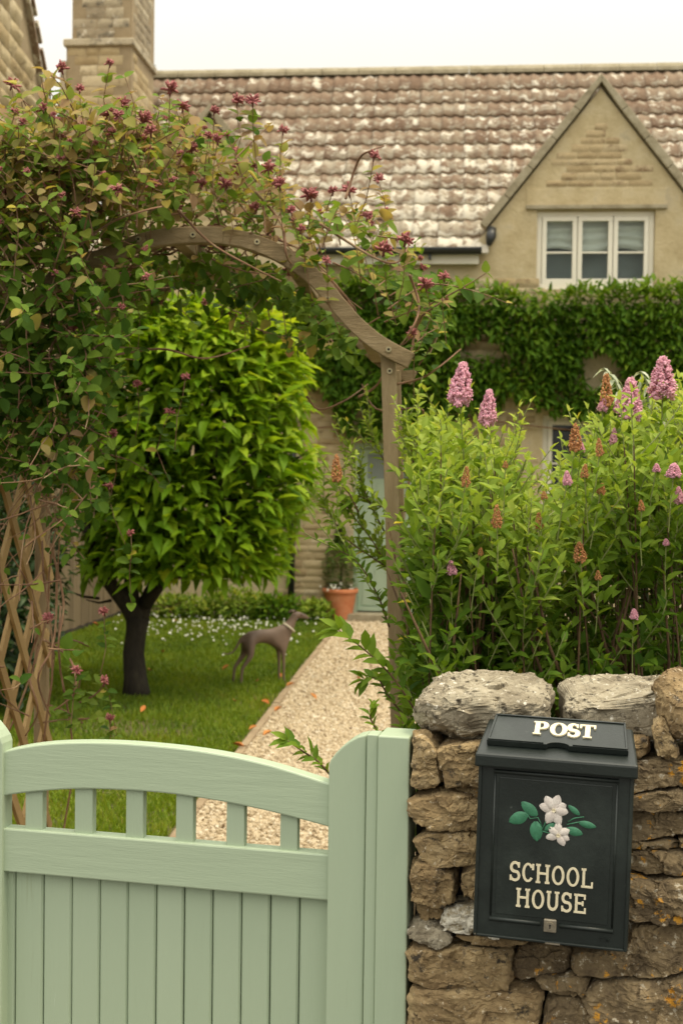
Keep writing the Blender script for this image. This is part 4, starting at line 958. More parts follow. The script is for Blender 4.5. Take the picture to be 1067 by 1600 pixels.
# gate posts: the hanging/stop strip belongs to the right post
gp = empty('gate_post', GF.w(0, 0, 0), GY); tag(gp, 'square sage green gate post between the gate and the stone wall', 'post')
zp = gx(615, 1151, 0)[1]
MB().box(px0, -.003, 0, .088, -.05, zp).build('post', M['paint_board'], gp, bevel=.003)
MB().box(sx1 + .0025, px0 - .0012, .008, .052, .02, zt1).build('stop_strip', M['paint_board'], gp, bevel=.002)
gp2 = empty('gate_post', GF.w(0, 0, 0), GY); tag(gp2, 'sage green gate post at the left end of the gate', 'post')
MB().box(lx0 - .085, lx0 - .02, 0, .088, -.05, zp).build('post', M['paint_board'], gp2, bevel=.003)

# ================================================================ POST BOX
yf = -.098
c4 = [gx(a, b, yf) for a, b in ((747, 1180), (988, 1203), (739, 1463), (983, 1487))]
print('box corners', c4)
bw = ((c4[1][0] - c4[0][0]) + (c4[3][0] - c4[2][0])) / 2; bh = ((c4[0][1] - c4[2][1]) + (c4[1][1] - c4[3][1])) / 2
tilt = math.atan2((c4[0][1] - c4[1][1]) + (c4[2][1] - c4[3][1]), 2 * bw); bcx = sum(p[0] for p in c4) / 4; bcz = sum(p[1] for p in c4) / 4
print('box', bw, bh, math.degrees(tilt))
pb = empty('post_box', GF.w(bcx, 0, bcz), GY); pb.rotation_euler = (0, tilt, GY); tag(pb, 'black metal post box with cream lettering and painted flowers hung on the stone wall', 'post box')
hw_, hh_ = bw / 2, bh / 2
def bo_(name, mb, m='black', bevel=.0015, parent=pb, smooth=False): return mb.build(name, M[m], parent, bevel=bevel, smooth=smooth)
bo_('body', MB().box(-hw_ + .004, hw_ - .004, yf + .012, .012, -hh_ + .003, hh_))
dr_ = bo_('door', MB().box(-hw_, hw_, yf, yf + .0095, -hh_, hh_ - .002), bevel=.003)
# raised mouldings of the door: outer lip, framed panel
e1 = .012
bo_('edge_moulding', MB().box(-hw_ + .002, -hw_ + .007, yf - .004, yf + .001, -hh_ + .001, hh_ - .01).box(hw_ - .007, hw_ - .002, yf - .004, yf + .001, -hh_ + .001, hh_ - .01).box(-hw_ + .007, hw_ - .007, yf - .004, yf + .001, -hh_ + .001, -hh_ + .006), bevel=.0015, parent=dr_)
def bx_px(px, py): # pixel -> box-local x,z on the door face
    x, z = gx(px, py, yf); x -= bcx; z -= bcz; c_, s_ = math.cos(tilt), math.sin(tilt)
    return (x * c_ - z * s_, x * s_ + z * c_)
pa = [bx_px(*p) for p in ((771, 1203), (966, 1222), (765, 1434), (957, 1456))]
pxl, pxr = (pa[0][0] + pa[2][0]) / 2, (pa[1][0] + pa[3][0]) / 2; pzt, pzb = (pa[0][1] + pa[1][1]) / 2, (pa[2][1] + pa[3][1]) / 2
print('panel', pxl, pxr, pzt, pzb)
def bead(a, b, r): return MB().tube([(a[0], yf, a[1]), (b[0], yf, b[1])], r, 10)
bo_('panel_moulding', bead((pxl, pzt), (pxr, pzt), .0042), bevel=0, parent=dr_, smooth=True)
bo_('panel_moulding', bead((pxl, pzb), (-.017, pzb), .0042), bevel=0, parent=dr_, smooth=True)
bo_('panel_moulding', bead((.017, pzb), (pxr, pzb), .0042), bevel=0, parent=dr_, smooth=True)
bo_('panel_moulding', bead((pxl + .002, pzt - .006), (pxl + .002, pzb + .006), .0020), bevel=0, parent=dr_, smooth=True)
bo_('panel_moulding', bead((pxr - .002, pzt - .006), (pxr - .002, pzb + .006), .0020), bevel=0, parent=dr_, smooth=True)
bo_('panel_moulding', MB().box(pxl + .010, pxr - .010, yf - .0012, yf + .001, pzb + .010, pzt - .010), bevel=.001, parent=dr_)
for s in (-1, 1):
    for z in (hh_ - .008, -hh_ + .005) if s < 0 else (hh_ - .010,):
        MB().tube([(s * (hw_ - .0045), yf - .0045, z), (s * (hw_ - .0045), yf - .003, z)], .0016, 8).build('rivet', M['steel'], dr_)
# hood
L0 = hw_ + .006
hz0 = hh_ - .016; hz1 = hh_ + .008; yb0 = yf - .014; ybk = .004; hz2 = hh_ + .052
def slope(y): return hz1 + (hz2 - hz1) * (y - yb0) / (ybk - yb0)
hood = MB().add([(-L0, yb0, hz0), (L0, yb0, hz0), (L0, ybk, hz0), (-L0, ybk, hz0), (-L0, yb0, hz1), (L0, yb0, hz1), (L0 - .012, ybk, hz2), (-L0 + .012, ybk, hz2)],
                [(0, 3, 2, 1), (4, 5, 6, 7), (0, 1, 5, 4), (1, 2, 6, 5), (2, 3, 7, 6), (3, 0, 4, 7)])
ho = bo_('hood', hood, bevel=.004)
sa = math.atan2(hz2 - hz1, ybk - yb0); sl_len = math.hypot(hz2 - hz1, ybk - yb0)
flp = empty('flap', (0, yb0, hz1), 0, pb); flp.rotation_euler = (sa, 0, 0)
# flap frame coords: x across, y up the slope, z out
fl0, fl1 = .030, sl_len - .004; fwid = hw_ - .012
cut = []
n = 12
for i in range(n + 1): a = PI * i / n; cut.append((.002 - .020 * math.cos(a), fl0 + .009 * math.sin(a)))
cut = [(-fwid, fl0)] + cut + [(fwid, fl0), (fwid - .007, fl1), (-fwid + .007, fl1)]
v = [(x, y, .012) for x, y in cut] + [(x, y, .001) for x, y in cut]; n = len(cut)
MB().add(v, [tuple(range(n)), tuple(range(2 * n - 1, n - 1, -1))] + [(i + n, (i + 1) % n + n, (i + 1) % n, i) for i in range(n)]).build('flap_plate', M['black'], flp, bevel=.0008)
b_ = .0050
fm = MB(); zt_ = .0148
fm.box(-fwid + .001, fwid - .001, 0, b_, .0, .0026)
rimA = MB().box(-fwid + .0015, -.024, fl0 + .0006, fl0 + b_, .0118, zt_).box(.028, fwid - .0015, fl0 + .0006, fl0 + b_, .0118, zt_).box(-fwid + .0075, fwid - .0075, fl1 - b_ * .8, fl1 - .0006, .0118, zt_)
def slab4(p, z0, z1): return [(x, y, z1) for x, y in p] + [(x, y, z0) for x, y in p]
for s in (-1, 1):
    p = [(s * (fwid - .0012), fl0 + b_), (s * (fwid - .0012 - .0055), fl1 - b_), (s * (fwid - .0012 - .0095), fl1 - b_), (s * (fwid - .0052), fl0 + b_)]
    if s < 0: p = p[::-1]
    rimA.add(slab4(p, .0118, zt_ - .0003), [(0, 1, 2, 3), (7, 6, 5, 4), (4, 5, 1, 0), (5, 6, 2, 1), (6, 7, 3, 2), (7, 4, 0, 3)])
rimA.build('flap_rim', M['black'], flp, bevel=.0007)
# ---- lettering: serif strokes built as raised ribbons
def ribbon(mb, pts, wds, z0, z1):
    n = len(pts); L_, R_ = [], []
    for i in range(n):
        a = Vector(pts[max(0, i - 1)]); b = Vector(pts[min(n - 1, i + 1)]); t = (b - a).normalized(); nn = Vector((-t.y, t.x)); w_ = wds[i] / 2; p = Vector(pts[i]); L_.append(p + nn * w_); R_.append(p - nn * w_)
    v = []
    for l, r in zip(L_, R_): v += [(l.x, l.y, z1), (r.x, r.y, z1), (r.x, r.y, z0), (l.x, l.y, z0)]
    f = [(4 * i + a, 4 * i + (a + 1) % 4, 4 * i + 4 + (a + 1) % 4, 4 * i + 4 + a) for i in range(n - 1) for a in range(4)] + [(0, 3, 2, 1), (4 * n - 4, 4 * n - 3, 4 * n - 2, 4 * n - 1)]
    mb.add(v, f)
def glyph(ch, w_, t, th, sf):
    """list of strokes ([(x, y)], [width]) in a box w_ x 1; t stem width, th thin width, sf serif length"""
    S = []
    def line(a, b, w=t): S.append(([a, b], [w, w]))
    def ell(cx, cy, rx, ry, a0, a1, wa, wb, n=26):
        pts, ws = [], []
        for i in range(n + 1):
            a = R(a0 + (a1 - a0) * i / n); pts.append((cx + rx * math.cos(a), cy + ry * math.sin(a))); ws.append(wb + (wa - wb) * abs(math.cos(a)) ** 1.3)
        S.append((pts, ws))
    def serif(x, y, l=None): l = l or sf; line((x - l, y), (x + l, y), th)
    h = th / 2
    if ch == 'P': line((t * .5 + sf * .6, 0), (t * .5 + sf * .6, 1)); x = t * .5 + sf * .6; serif(x, h, t * .5 + sf * .6); line((x - t * .5 - sf * .6, 1 - h), (x + w_ * .3, 1 - h), th); line((x, .46), (x + w_ * .3, .46), th); ell(x + w_ * .26, .73 - h * .3, w_ * .36 - t * .3, .27 - h * .7, -90, 90, t, th)
    elif ch == 'O': ell(w_ / 2, .5, w_ / 2 - t / 2, .5 - h, 0, 360, t, th, 44)
    elif ch == 'C': ell(w_ / 2, .5, w_ / 2 - t / 2, .5 - h, 38, 322, t, th, 36); line((w_ - t * .35, .66), (w_ - t * .35, .97), th * 1.1)
    elif ch == 'S':
        pts, ws = [], []; r1x, r1y = w_ / 2 - t * .42, .25 - h * .2
        for i in range(22): a = R(25 + (245 - 25) * i / 21); pts.append((w_ / 2 + r1x * .92 * math.cos(a), .745 - h * .4 + r1y * math.sin(a))); ws.append(th * 1.1 + (t - th) * min(1, i / 16) ** 1)
        for i in range(1, 24): a = R(65 - (65 + 155) * i / 23); pts.append((w_ / 2 + r1x * math.cos(a), .255 + h * .4 + r1y * math.sin(a))); ws.append(t - (t - th * 1.1) * max(0, (i - 7) / 16))
        S.append((pts, ws)); line((w_ - t * .55, .72), (w_ - t * .55, .98), th); line((t * .42, .02), (t * .42, .29), th)
    elif ch == 'T': line((w_ / 2, 0), (w_ / 2, 1)); serif(w_ / 2, h, t * .5 + sf * .7); line((0, 1 - h), (w_, 1 - h), th * 1.1); line((h, 1), (h, .72), th); line((w_ - h, 1), (w_ - h, .72), th)
    elif ch == 'H':
        for x in (t * .5 + sf * .6, w_ - t * .5 - sf * .6): line((x, 0), (x, 1)); serif(x, h, t * .5 + sf * .6); serif(x, 1 - h, t * .5 + sf * .6)
        line((t * .5 + sf * .6, .52), (w_ - t * .5 - sf * .6, .52), th)
    elif ch == 'L': x = t * .5 + sf * .6; line((x, 0), (x, 1)); serif(x, 1 - h, t * .5 + sf * .6); line((0, h), (w_, h), th); line((w_ - h, 0), (w_ - h, .30), th)
    elif ch == 'E': x = t * .5 + sf * .6; line((x, 0), (x, 1)); line((0, h), (w_, h), th); line((0, 1 - h), (w_ * .96, 1 - h), th); line((x, .52), (w_ * .72, .52), th); line((w_ - h, 0), (w_ - h, .28), th); line((w_ * .96 - h, .74), (w_ * .96 - h, 1), th); line((w_ * .72, .40), (w_ * .72, .64), th)
    elif ch == 'U':
        x0, x1 = t * .5 + sf * .6, w_ - t * .5 - sf * .6; pts = [(x0, 1), (x0, .35)]; ws = [t, t]
        for i in range(1, 16): a = R(180 + 180 * i / 16); pts.append(((x0 + x1) / 2 + (x1 - x0) / 2 * math.cos(a), .35 + (.35 - h) * math.sin(a))); ws.append(t)
        pts += [(x1, .35), (x1, 1)]; ws += [t, t]; S.append((pts, ws)); serif(x0, 1 - h, t * .5 + sf * .6); serif(x1, 1 - h, t * .5 + sf * .6)
    return S
def letter(ch, x, y, hgt, w_, parent, z0, z1, to3, t=.17, th=.11, sf=.10):
    mb = MB()
    for i, (pts, ws) in enumerate(glyph(ch, w_ / hgt, t, th, sf)):
        ribbon(mb, [(x + a * hgt, y + b * hgt) for a, b in pts], [q * hgt for q in ws], z0, z1 + i * .00006)
    mb.v = [to3(*p) for p in mb.v]; o = mb.build('letter', M['cream'], parent); return o
def word(txt, pts, parent, hgt, z0, z1, to3, **k):
    for ch, (x, y, w_) in zip(txt, pts): letter(ch, x, y, hgt, w_, parent, z0, z1, to3, **k)
# POST on the flap: straight row, centred
lh = (fl1 - fl0) * .48; ly = fl0 + (fl1 - fl0) * .31
xs = [-.048, -.018, .013, .036]; wsx = [.030, .032, .024, .029]
word('POST', [(x + .002, ly, w_) for x, w_ in zip(xs, wsx)], flp, lh, .0118, .0150, lambda x, y, z: (x, y, z), t=.215, th=.085, sf=.11)
def door3(x, y, z): return (x, yf - z, y)
def wordpx(txt, boxes):
    a = [bx_px(*b[:2]) for b in boxes]
    yl = sum(p[1] for p in a) / len(a)
    return a, yl
sA, sB = bx_px(796, 1373), bx_px(925, 1386)   # baseline of SCHOOL
Hs = (bx_px(800, 1346)[1] - bx_px(798, 1373)[1]); Hs2 = Hs
def row(txt, xa, xb, zbase, hgt, wf):
    gap = .0038 * (1 if len(txt) > 5 else 1.0); tot = sum(wf[c] for c in txt); u = (xb - xa - gap * (len(txt) - 1)) / tot; x = xa; out = []
    for c in txt: out.append((x, zbase, wf[c] * u)); x += wf[c] * u + gap
    return out
WF = {'S': .80, 'C': .88, 'H': 1.05, 'O': .95, 'L': .88, 'U': .98, 'E': .92}
b1 = (bx_px(797, 1374)[1] + bx_px(924, 1388)[1]) / 2; b2 = (bx_px(807, 1416)[1] + bx_px(914, 1427)[1]) / 2
print('rows', b1, b2, Hs, bx_px(797, 1374), bx_px(924, 1388))
word('SCHOOL', row('SCHOOL', bx_px(796, 1365)[0], bx_px(926, 1375)[0], b1, Hs, WF), dr_, Hs * 1.08, .0005, .0036, door3, t=.135, th=.10, sf=.09)
word('HOUSE', row('HOUSE', bx_px(806, 1405)[0], bx_px(915, 1415)[0], b2, Hs, WF), dr_, Hs * 1.08, .0005, .0036, door3, t=.135, th=.10, sf=.09)
# maker's initials at the lower right, dark relief
x, z = bx_px(936, 1471)
mb = MB()
for pts in ([(0, 0), (0, .008), (.004, .008), (.004, .004), (0, .004)], [(.009, .008), (.011, 0), (.013, .005), (.015, 0), (.017, .008)]): ribbon(mb, [(x + a, z + b) for a, b in pts], [.0012] * len(pts), .0004, .0016)
mb.v = [door3(*p) for p in mb.v]; mb.build('maker_mark', M['black'], dr_)
# chipped lower edge
x, z = bx_px(862, 1472)
MB().box(x - .012, x + .014, yf - .0046, yf - .0035, -hh_ + .0006, -hh_ + .0036).build('paint_chip', M['steel'], dr_)
# lock
lk = empty('lock', (0, 0, 0), 0, pb); x, z = bx_px(859, 1445)
MB().box(x - .0115, x + .0115, yf - .006, yf, z - .0125, z + .0115).build('lock_plate', M['steel'], lk, bevel=.002)
MB().tube([(x, yf - .006, z), (x, yf - .0085, z)], [.0072, .0070], 20).build('lock_barrel', M['steel'], lk)
MB().box(x - .001, x + .001, yf - .0090, yf - .0082, z - .0045, z + .001).add(*[[(x + .002 * math.cos(a), yf - .0091, z + .0015 + .002 * math.sin(a)) for a in np.linspace(0, 2 * PI, 9)[:-1]], [tuple(range(7, -1, -1))]]).build('keyhole', M['dark'], lk)
# flowers and leaves in relief on the door
def petal_obj(name, cx, cz, ang, ln, wd, m, lift=.004, tipz=.3, notch=False):
    n = 9; v = []; f = []
    for i in range(n + 1):
        t = i / n; ww = wd / 2 * math.sin(PI * min(1, (t * .88 + .04)) ** (.85 if not notch else 1.2)) ** .8
        if t == 1: ww *= .25
        for s in (-1, -.5, 0, .5, 1):
            a = t * ln; b = s * ww; hgt = .0012 + lift * math.sin(PI * (.15 + .75 * t)) * (1 - abs(s) ** 2.2) + (.0006 if abs(s) == .5 else -.0009 if s == 0 else 0)
            if abs(s) == 1: hgt = -.0006
            x = cx + a * math.cos(ang) - b * math.sin(ang); z = cz + a * math.sin(ang) + b * math.cos(ang); v.append((x, yf - hgt, z))
    f = [(i * 5 + j, i * 5 + j + 1, i * 5 + j + 6, i * 5 + j + 5) for i in range(n) for j in range(4)]
    o = MB().add(v, f).build(name, M[m], dr_, smooth=True); return o
def flower(px, py, rad, angs, lens=None):
    cx, cz = bx_px(px, py)
    for i, a in enumerate(angs): petal_obj('petal', cx, cz, R(a), rad * (lens[i] if lens else 1), rad * .78, 'petal', .0034 + .0010 * (i % 2))
    mb = MB()
    for k in range(9): a = R(k * 40 + 10); mb.tube([(cx, yf - .006, cz), (cx + .0035 * math.cos(a), yf - .0085, cz + .0035 * math.sin(a))], [.0007, .0009], 5)
    mb.build('stamens', M['cream'], dr_)
pm = 1 / 830.0
flower(865, 1265, .0285, (75, 125, 168, 245, 292, 355, 28), (1.0, 1.0, .95, 1.0, 1.08, .9, .85))
flower(872, 1304, .0235, (95, 145, 200, 300, 340, 30), (1.05, .95, 1.0, .95, .9, 1.0))
def leafpx(a, b, wd): 
    (x0, z0), (x1, z1) = bx_px(*a), bx_px(*b); petal_obj('leaf', x0, z0, math.atan2(z1 - z0, x1 - x0), math.hypot(x1 - x0, z1 - z0), wd, 'castleaf', .0028)
for a, b, wd in (((824, 1272), (795, 1284), .028), ((839, 1274), (814, 1253), .025), ((836, 1283), (839, 1314), .029), ((905, 1273), (887, 1258), .013), ((904, 1285), (931, 1292), .016), ((884, 1295), (910, 1303), .020), ((866, 1287), (850, 1297), .014)): leafpx(a, b, wd)
mb = MB()
for pts in (((822, 1270), (828, 1279), (840, 1277), (846, 1290)), ((846, 1298), (852, 1284), (858, 1276)), ((887, 1284), (897, 1278), (912, 1276)), ((846, 1298), (860, 1302)), ((885, 1288), (905, 1284)), ((866, 1284), (870, 1292))):
    q = [bx_px(*p) for p in pts]; mb.tube([(x, yf - .0015, z) for x, z in q], .0011, 6)
mb.build('flower_stem', M['castleaf'], dr_, smooth=True)

# ================================================================ ARCH
AP = at(609, 700, 3.9); AY = R(-4); AF = Frame((AP.x, AP.y), AY); DP = .62
ar = empty('garden_arch', AF.o, AY); tag(ar, 'weathered oak garden arch with ogee top beam and lattice side', 'garden arch')
agx = AF.px
# front right post (leans a little)
t_ = agx(606, 558); b2_ = agx(622, 1130); hwp = .0225
lean = (b2_[0] - t_[0]) / (t_[1] - b2_[1])
xt, xb = t_[0], t_[0] + lean * t_[1]
def post(xt, xb, y0, z1, name='post'):
    m_ = MB(); n = 8; v = []
    for i in range(n + 1):
        t = i / n; x = xb + (xt - xb) * t; z = -.05 + (z1 + .05) * t; v += [(x - hwp, y0, z), (x + hwp, y0, z), (x + hwp, y0 + .045, z), (x - hwp, y0 + .045, z)]
    return m_.add(v, [(4 * i + a, 4 * i + (a + 1) % 4, 4 * i + 4 + (a + 1) % 4, 4 * i + 4 + a) for i in range(n) for a in range(4)] + [(3, 2, 1, 0), (4 * n, 4 * n + 1, 4 * n + 2, 4 * n + 3)]).build(name, M['oak'], ar, bevel=.003)
post(xt, xb, .0, t_[1] + .012)
post(xt, xb, DP, t_[1] + .012)
cl_ = [(642, 564), (612, 549), (585, 532), (560, 511), (538, 488), (515, 460), (490, 433), (462, 412), (430, 393), (395, 379), (360, 371), (325, 368), (290, 369), (255, 372), (222, 379), (190, 391), (160, 404), (130, 420), (105, 439)]
arc = [agx(a, b, -.02) for a, b in cl_]
mid = agx(290, 369, -.02)[0]
left = [(2 * mid - x, z) for x, z in arc if x > mid + .33][::1]          # mirror the right side for the left foot
arc = [p for p in arc if p[0] > 2 * mid - arc[0][0] + .42 and p[0] > min(q[0] for q in left[::1]) - 9]
xlim = max(q[0] for q in left); arc = [p for p in arc if p[0] > xlim] + sorted(left, key=lambda p: -p[0])
arc = spl(arc, 70)
def beam(y0, y1, m, t0, t1, wid=.050):
    n = len(arc); seg = arc[int(t0 * (n - 1)):int(t1 * (n - 1)) + 1]; tp_, bt = [], []
    for i, p in enumerate(seg):
        a = Vector(seg[max(0, i - 1)]); b = Vector(seg[min(len(seg) - 1, i + 1)]); t = (b - a).normalized(); nn = Vector((-t.y, t.x)) * (-1)
        if nn.y < 0: nn = -nn
        tp_.append(tuple(Vector(p) + nn * wid / 2)); bt.append(tuple(Vector(p) - nn * wid / 2))
    return MB().strip(bt, tp_, y0, y1).build('arch_beam', m, ar, bevel=.003)
beam(-.038, -.001, M['oak_x'], 0, .44); beam(-.040, -.002, M['oak_x'], .4405, .58); beam(-.038, -.001, M['oak_x'], .5805, 1)
beam(DP + .046, DP + .084, M['oak_x'], 0, .5); beam(DP + .046, DP + .084, M['oak_x'], .501, 1)
for (a, b) in ((607, 546), (608, 578), (512, 467), (402, 378), (302, 367), (217, 374)):
    x, z = agx(a, b, -.04); yy = -.041 if b != 578 else -.001
    MB().tube([(x, yy - .004, z), (x, yy + .004, z)], .0088, 14).build('screw', M['brass'], ar)
    MB().tube([(x, yy - .0052, z), (x, yy - .0038, z)], .0038, 8).build('screw_socket', M['dark'], ar)
# rafters between front and rear beams
for t in (.10, .30, .52, .70, .88):
    x, z = arc[int(t * 70)]; MB().box(x - .02, x + .02, 0, DP + .045, z - .022, z + .022).build('rafter', M['oak'], ar, bevel=.003)
xL = min(p[0] for p in arc) + .05; 
post(xL, xL, .0, t_[1] + .01); lp = agx(74, 1000, DP)[0]
xL2 = xL; 
post(xL2, xL2, DP, t_[1] + .01)
rp_ = agx(76, 900, DP)[0]; print('rear left post', xL2, 'wanted', rp_, proj(AF.w(xL2, DP, 1.0)))
# lattice slats on the left side: plane x = xL, between the two posts
def slat(p, q, xo):
    (y0, z0), (y1, z1) = p, q; a = Vector((0, y1 - y0, z1 - z0)); L_ = a.length
    me = MB().box(-.006, .006, -.019, .019, 0, L_).mesh('slat'); o = link('slat', me, M['slat'], ar, (xL2 + xo, y0, z0)); o.rotation_euler = Vector((0, 0, 1)).rotation_difference(a).to_euler(); return o
yA, yB = .045, DP; H_ = 2.0; sp = .17; hgt = yB - yA
for s in (1, -1):
    z = -.6
    while z < H_:
        z0, z1 = z, z + (yB - yA) * 1.25
        ya, yb_ = (yA, yB) if s > 0 else (yB, yA)
        a, b = [ya, z0], [yb_, z1]
        if z0 < .03: f = (.03 - z0) / (z1 - z0); a = [ya + (yb_ - ya) * f, .03]
        if z1 > H_: f = (H_ - z0) / (z1 - z0); b = [ya + (yb_ - ya) * f, H_]
        if b[1] - a[1] > .08: slat(a, b, .026 if s > 0 else .0395)
        z += .30
# ================================================================ HONEYSUCKLE
hs = empty('honeysuckle', AF.o, AY); tag(hs, 'honeysuckle with faded maroon flowers scrambling over the oak arch and trellis', 'climbing plant')
inv = Matrix.Rotation(-AY, 3, 'Z')
def loc_h(p): return inv @ (p - AF.o)
ZA = [(-70, 190), (0, 168), (60, 165), (100, 150), (150, 190), (185, 165), (260, 178), (350, 205), (400, 250), (445, 300), (520, 330), (590, 300), (640, 385), (690, 440), (705, 500), (690, 590), (650, 610), (640, 560), (585, 520), (530, 470), (490, 420), (430, 385), (370, 365), (290, 358), (200, 380), (110, 430), (-70, 520)]
ZB = [(-70, 480), (110, 425), (200, 385), (290, 375), (370, 378), (440, 410), (500, 470), (545, 530), (560, 570), (520, 560), (460, 530), (395, 520), (330, 490), (240, 475), (190, 560), (175, 700), (150, 790), (100, 830), (60, 790), (30, 740), (-70, 730)]
ZC = [(-70, 700), (60, 760), (140, 760), (115, 900), (95, 960), (60, 1150), (-10, 1150), (-40, 1000)]
def dens(px, py):                     # how full the climber is there
    if in_poly(px, py, ZA): 
        return (1.0 if px < 300 else .60 if px < 420 else .40 if px < 560 else .34) * (1 if py > 225 or px > 300 else .45)
    if in_poly(px, py, ZB): return .95 if px < 150 else .45 if py < 450 else .22
    if in_poly(px, py, ZC): return .10
    return 0
LP, LD, LU, LS, LT = [], [], [], [], []; vine = MB(); tips = []
def add_leaf(p, d, s, t):
    ax_, ay_ = proj(p)
    if ax_ < 100 and ay_ > 745 and random.random() < .90: return
    if ax_ < 190 and ay_ > 640: s *= .85
    q = loc_h(p); dd = inv @ d; LP.append(q[:]); LD.append(dd[:]); LU.append((inv @ (Vector((random.uniform(-.5, .5), -.55 + random.uniform(-.4, .4), 1))))[:]); LS.append(s); LT.append(t)
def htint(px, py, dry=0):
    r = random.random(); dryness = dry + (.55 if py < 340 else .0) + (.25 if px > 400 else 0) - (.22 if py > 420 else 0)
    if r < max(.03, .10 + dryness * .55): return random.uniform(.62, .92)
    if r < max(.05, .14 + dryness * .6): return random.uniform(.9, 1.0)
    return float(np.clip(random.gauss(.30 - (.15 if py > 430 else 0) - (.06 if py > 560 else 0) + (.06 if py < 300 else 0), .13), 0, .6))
def depth_at(px, py):
    if px < 215 and random.random() < .55: return random.uniform(3.66, 3.84)
    return random.uniform(3.80, 4.75) if in_poly(px, py, ZA) else random.uniform(4.05, 4.85) if px > 175 else random.uniform(3.9, 4.9)
tw_n = 0
for i in range(4000):                  # twigs with leaf pairs
    px, py = random.uniform(-70, 705), random.uniform(130, 1150)
    if random.random() > dens(px, py): continue
    Y = depth_at(px, py); p = at(px, py, Y); L_ = random.uniform(.12, .34)
    up = 1 if in_poly(px, py, ZA) else -.15
    out_ = Vector(((px - 290) / 500, random.uniform(-.5, .2), .55 * up)) if up > 0 else Vector((random.uniform(-.4, .5), -.2, -.3))
    d = (out_ + rv(.75)).normalized(); n = max(3, int(L_ / .042)); pts = [p.copy()]; curl = rv(.25)
    ok = True
    for k in range(n):
        d = (d + curl * .35 + rv(.16) + Vector((0, 0, -.03))).normalized(); p = p + d * (L_ / n); qx, qy = proj(p)
        if not (dens(qx, qy) > 0) and random.random() < .6: break
        pts.append(p.copy()); s = d.cross(Vector((0, 0, 1))).normalized() if abs(d.z) < .95 else Vector((1, 0, 0)); 
        ang = k * PI / 2 + i; s = Matrix.Rotation(ang, 3, d) @ s; fade = 1 - .45 * k / n
        for sg in (-1, 1):
            if random.random() < .12: continue
            add_leaf(p, s * sg + d * .35 + rv(.25) + Vector((0, -.15, -.12)), random.uniform(.036, .062) * fade, htint(qx, qy))
    if len(pts) > 2: vine.tube([loc_h(q) for q in pts], np.linspace(.0028, .0012, len(pts)), 4, cap=False); tips.append((pts[-1], d)); tw_n += 1
for i in range(4200):                  # loose leaves filling the thick parts
    px, py = random.uniform(-70, 705), random.uniform(140, 900); dn = dens(px, py)
    if random.random() > dn * (1.0 if px < 300 else .35): continue
    Y = depth_at(px, py) + (.12 if in_poly(px, py, ZA) else 0); add_leaf(at(px, py, Y), rv(1) + Vector((0, -.3, -.2)), random.uniform(.032, .058), htint(px, py))
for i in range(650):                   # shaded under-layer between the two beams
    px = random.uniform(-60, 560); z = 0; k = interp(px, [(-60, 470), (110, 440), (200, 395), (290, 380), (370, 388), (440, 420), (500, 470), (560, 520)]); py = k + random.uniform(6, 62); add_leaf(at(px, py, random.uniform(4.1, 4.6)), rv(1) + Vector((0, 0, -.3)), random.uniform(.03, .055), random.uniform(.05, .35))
# long bare whips
whips = [((640, 560), (655, 500), (690, 470), (700, 440)), ((280, 330), (330, 380), (390, 415), (440, 440)), ((400, 300), (440, 350), (448, 400), (463, 420)), ((0, 530), (80, 525), (160, 540), (240, 545)), ((560, 620), (590, 600), (600, 560), (560, 530)), ((110, 395), (170, 350), (230, 328), (262, 322)),
         ((620, 600), (660, 590), (690, 570), (720, 545)), ((640, 430), (655, 480), (640, 520), (625, 540)), ((500, 350), (580, 400), (620, 410), (640, 380)), ((20, 640), (90, 700), (95, 800), (90, 900)), ((90, 880), (85, 1000), (60, 1060), (80, 1120)), ((70, 1000), (110, 1030), (118, 1080), (85, 1110)), ((80, 850), (100, 940), (92, 1010), (100, 1080)), ((480, 620), (500, 640), (540, 625), (575, 600)), ((150, 560), (250, 545), (320, 560), (390, 540)), ((60, 990), (45, 1050), (60, 1110), (40, 1150)), ((640, 690), (660, 640), (590, 640), (565, 600)), ((540, 310), (560, 250), (580, 235), (600, 228))]
for wpts in whips:
    Yq = random.uniform(3.72, 3.88) if wpts[0][1] < 460 else random.uniform(3.85, 4.4); pts = spl([p for p in wpts], 16)
    vine.tube([loc_h(at(a, b, Yq + .05 * math.sin(i * .5))) for i, (a, b) in enumerate(pts)], np.linspace(.0045, .0022, 17), 5)
for i in range(38):                    # woody main stems woven along the beams and up the trellis
    if i < 32:
        x0 = random.uniform(0, .9); pts = []
        for t in np.linspace(x0, min(1, x0 + .45), 14): x, z = arc[int(t * 70)]; pts.append((x + random.uniform(-.03, .03), random.uniform(.0, DP), z + random.uniform(.0, .09)))
    else:
        z = random.uniform(.0, 1.2); x = xL2 + random.uniform(-.12, .12); y = random.uniform(0, DP); pts = []
        for k in range(10): pts.append((x, y, z)); x += random.uniform(-.05, .05); y = min(DP, max(-.04, y + random.uniform(-.12, .12))); z += random.uniform(.06, .16)
    pts = [Vector(p) for p in pts]; sm = [pts[0]] + [(pts[k - 1] + pts[k] * 2 + pts[k + 1]) / 4 for k in range(1, len(pts) - 1)] + [pts[-1]]
    vine.tube(sm, random.uniform(.002, .0045), 5)
vine.build('vine', M['vine'], hs, smooth=True)['kind'] = 'stuff'
print('honeysuckle leaves', len(LP), 'twigs', tw_n)
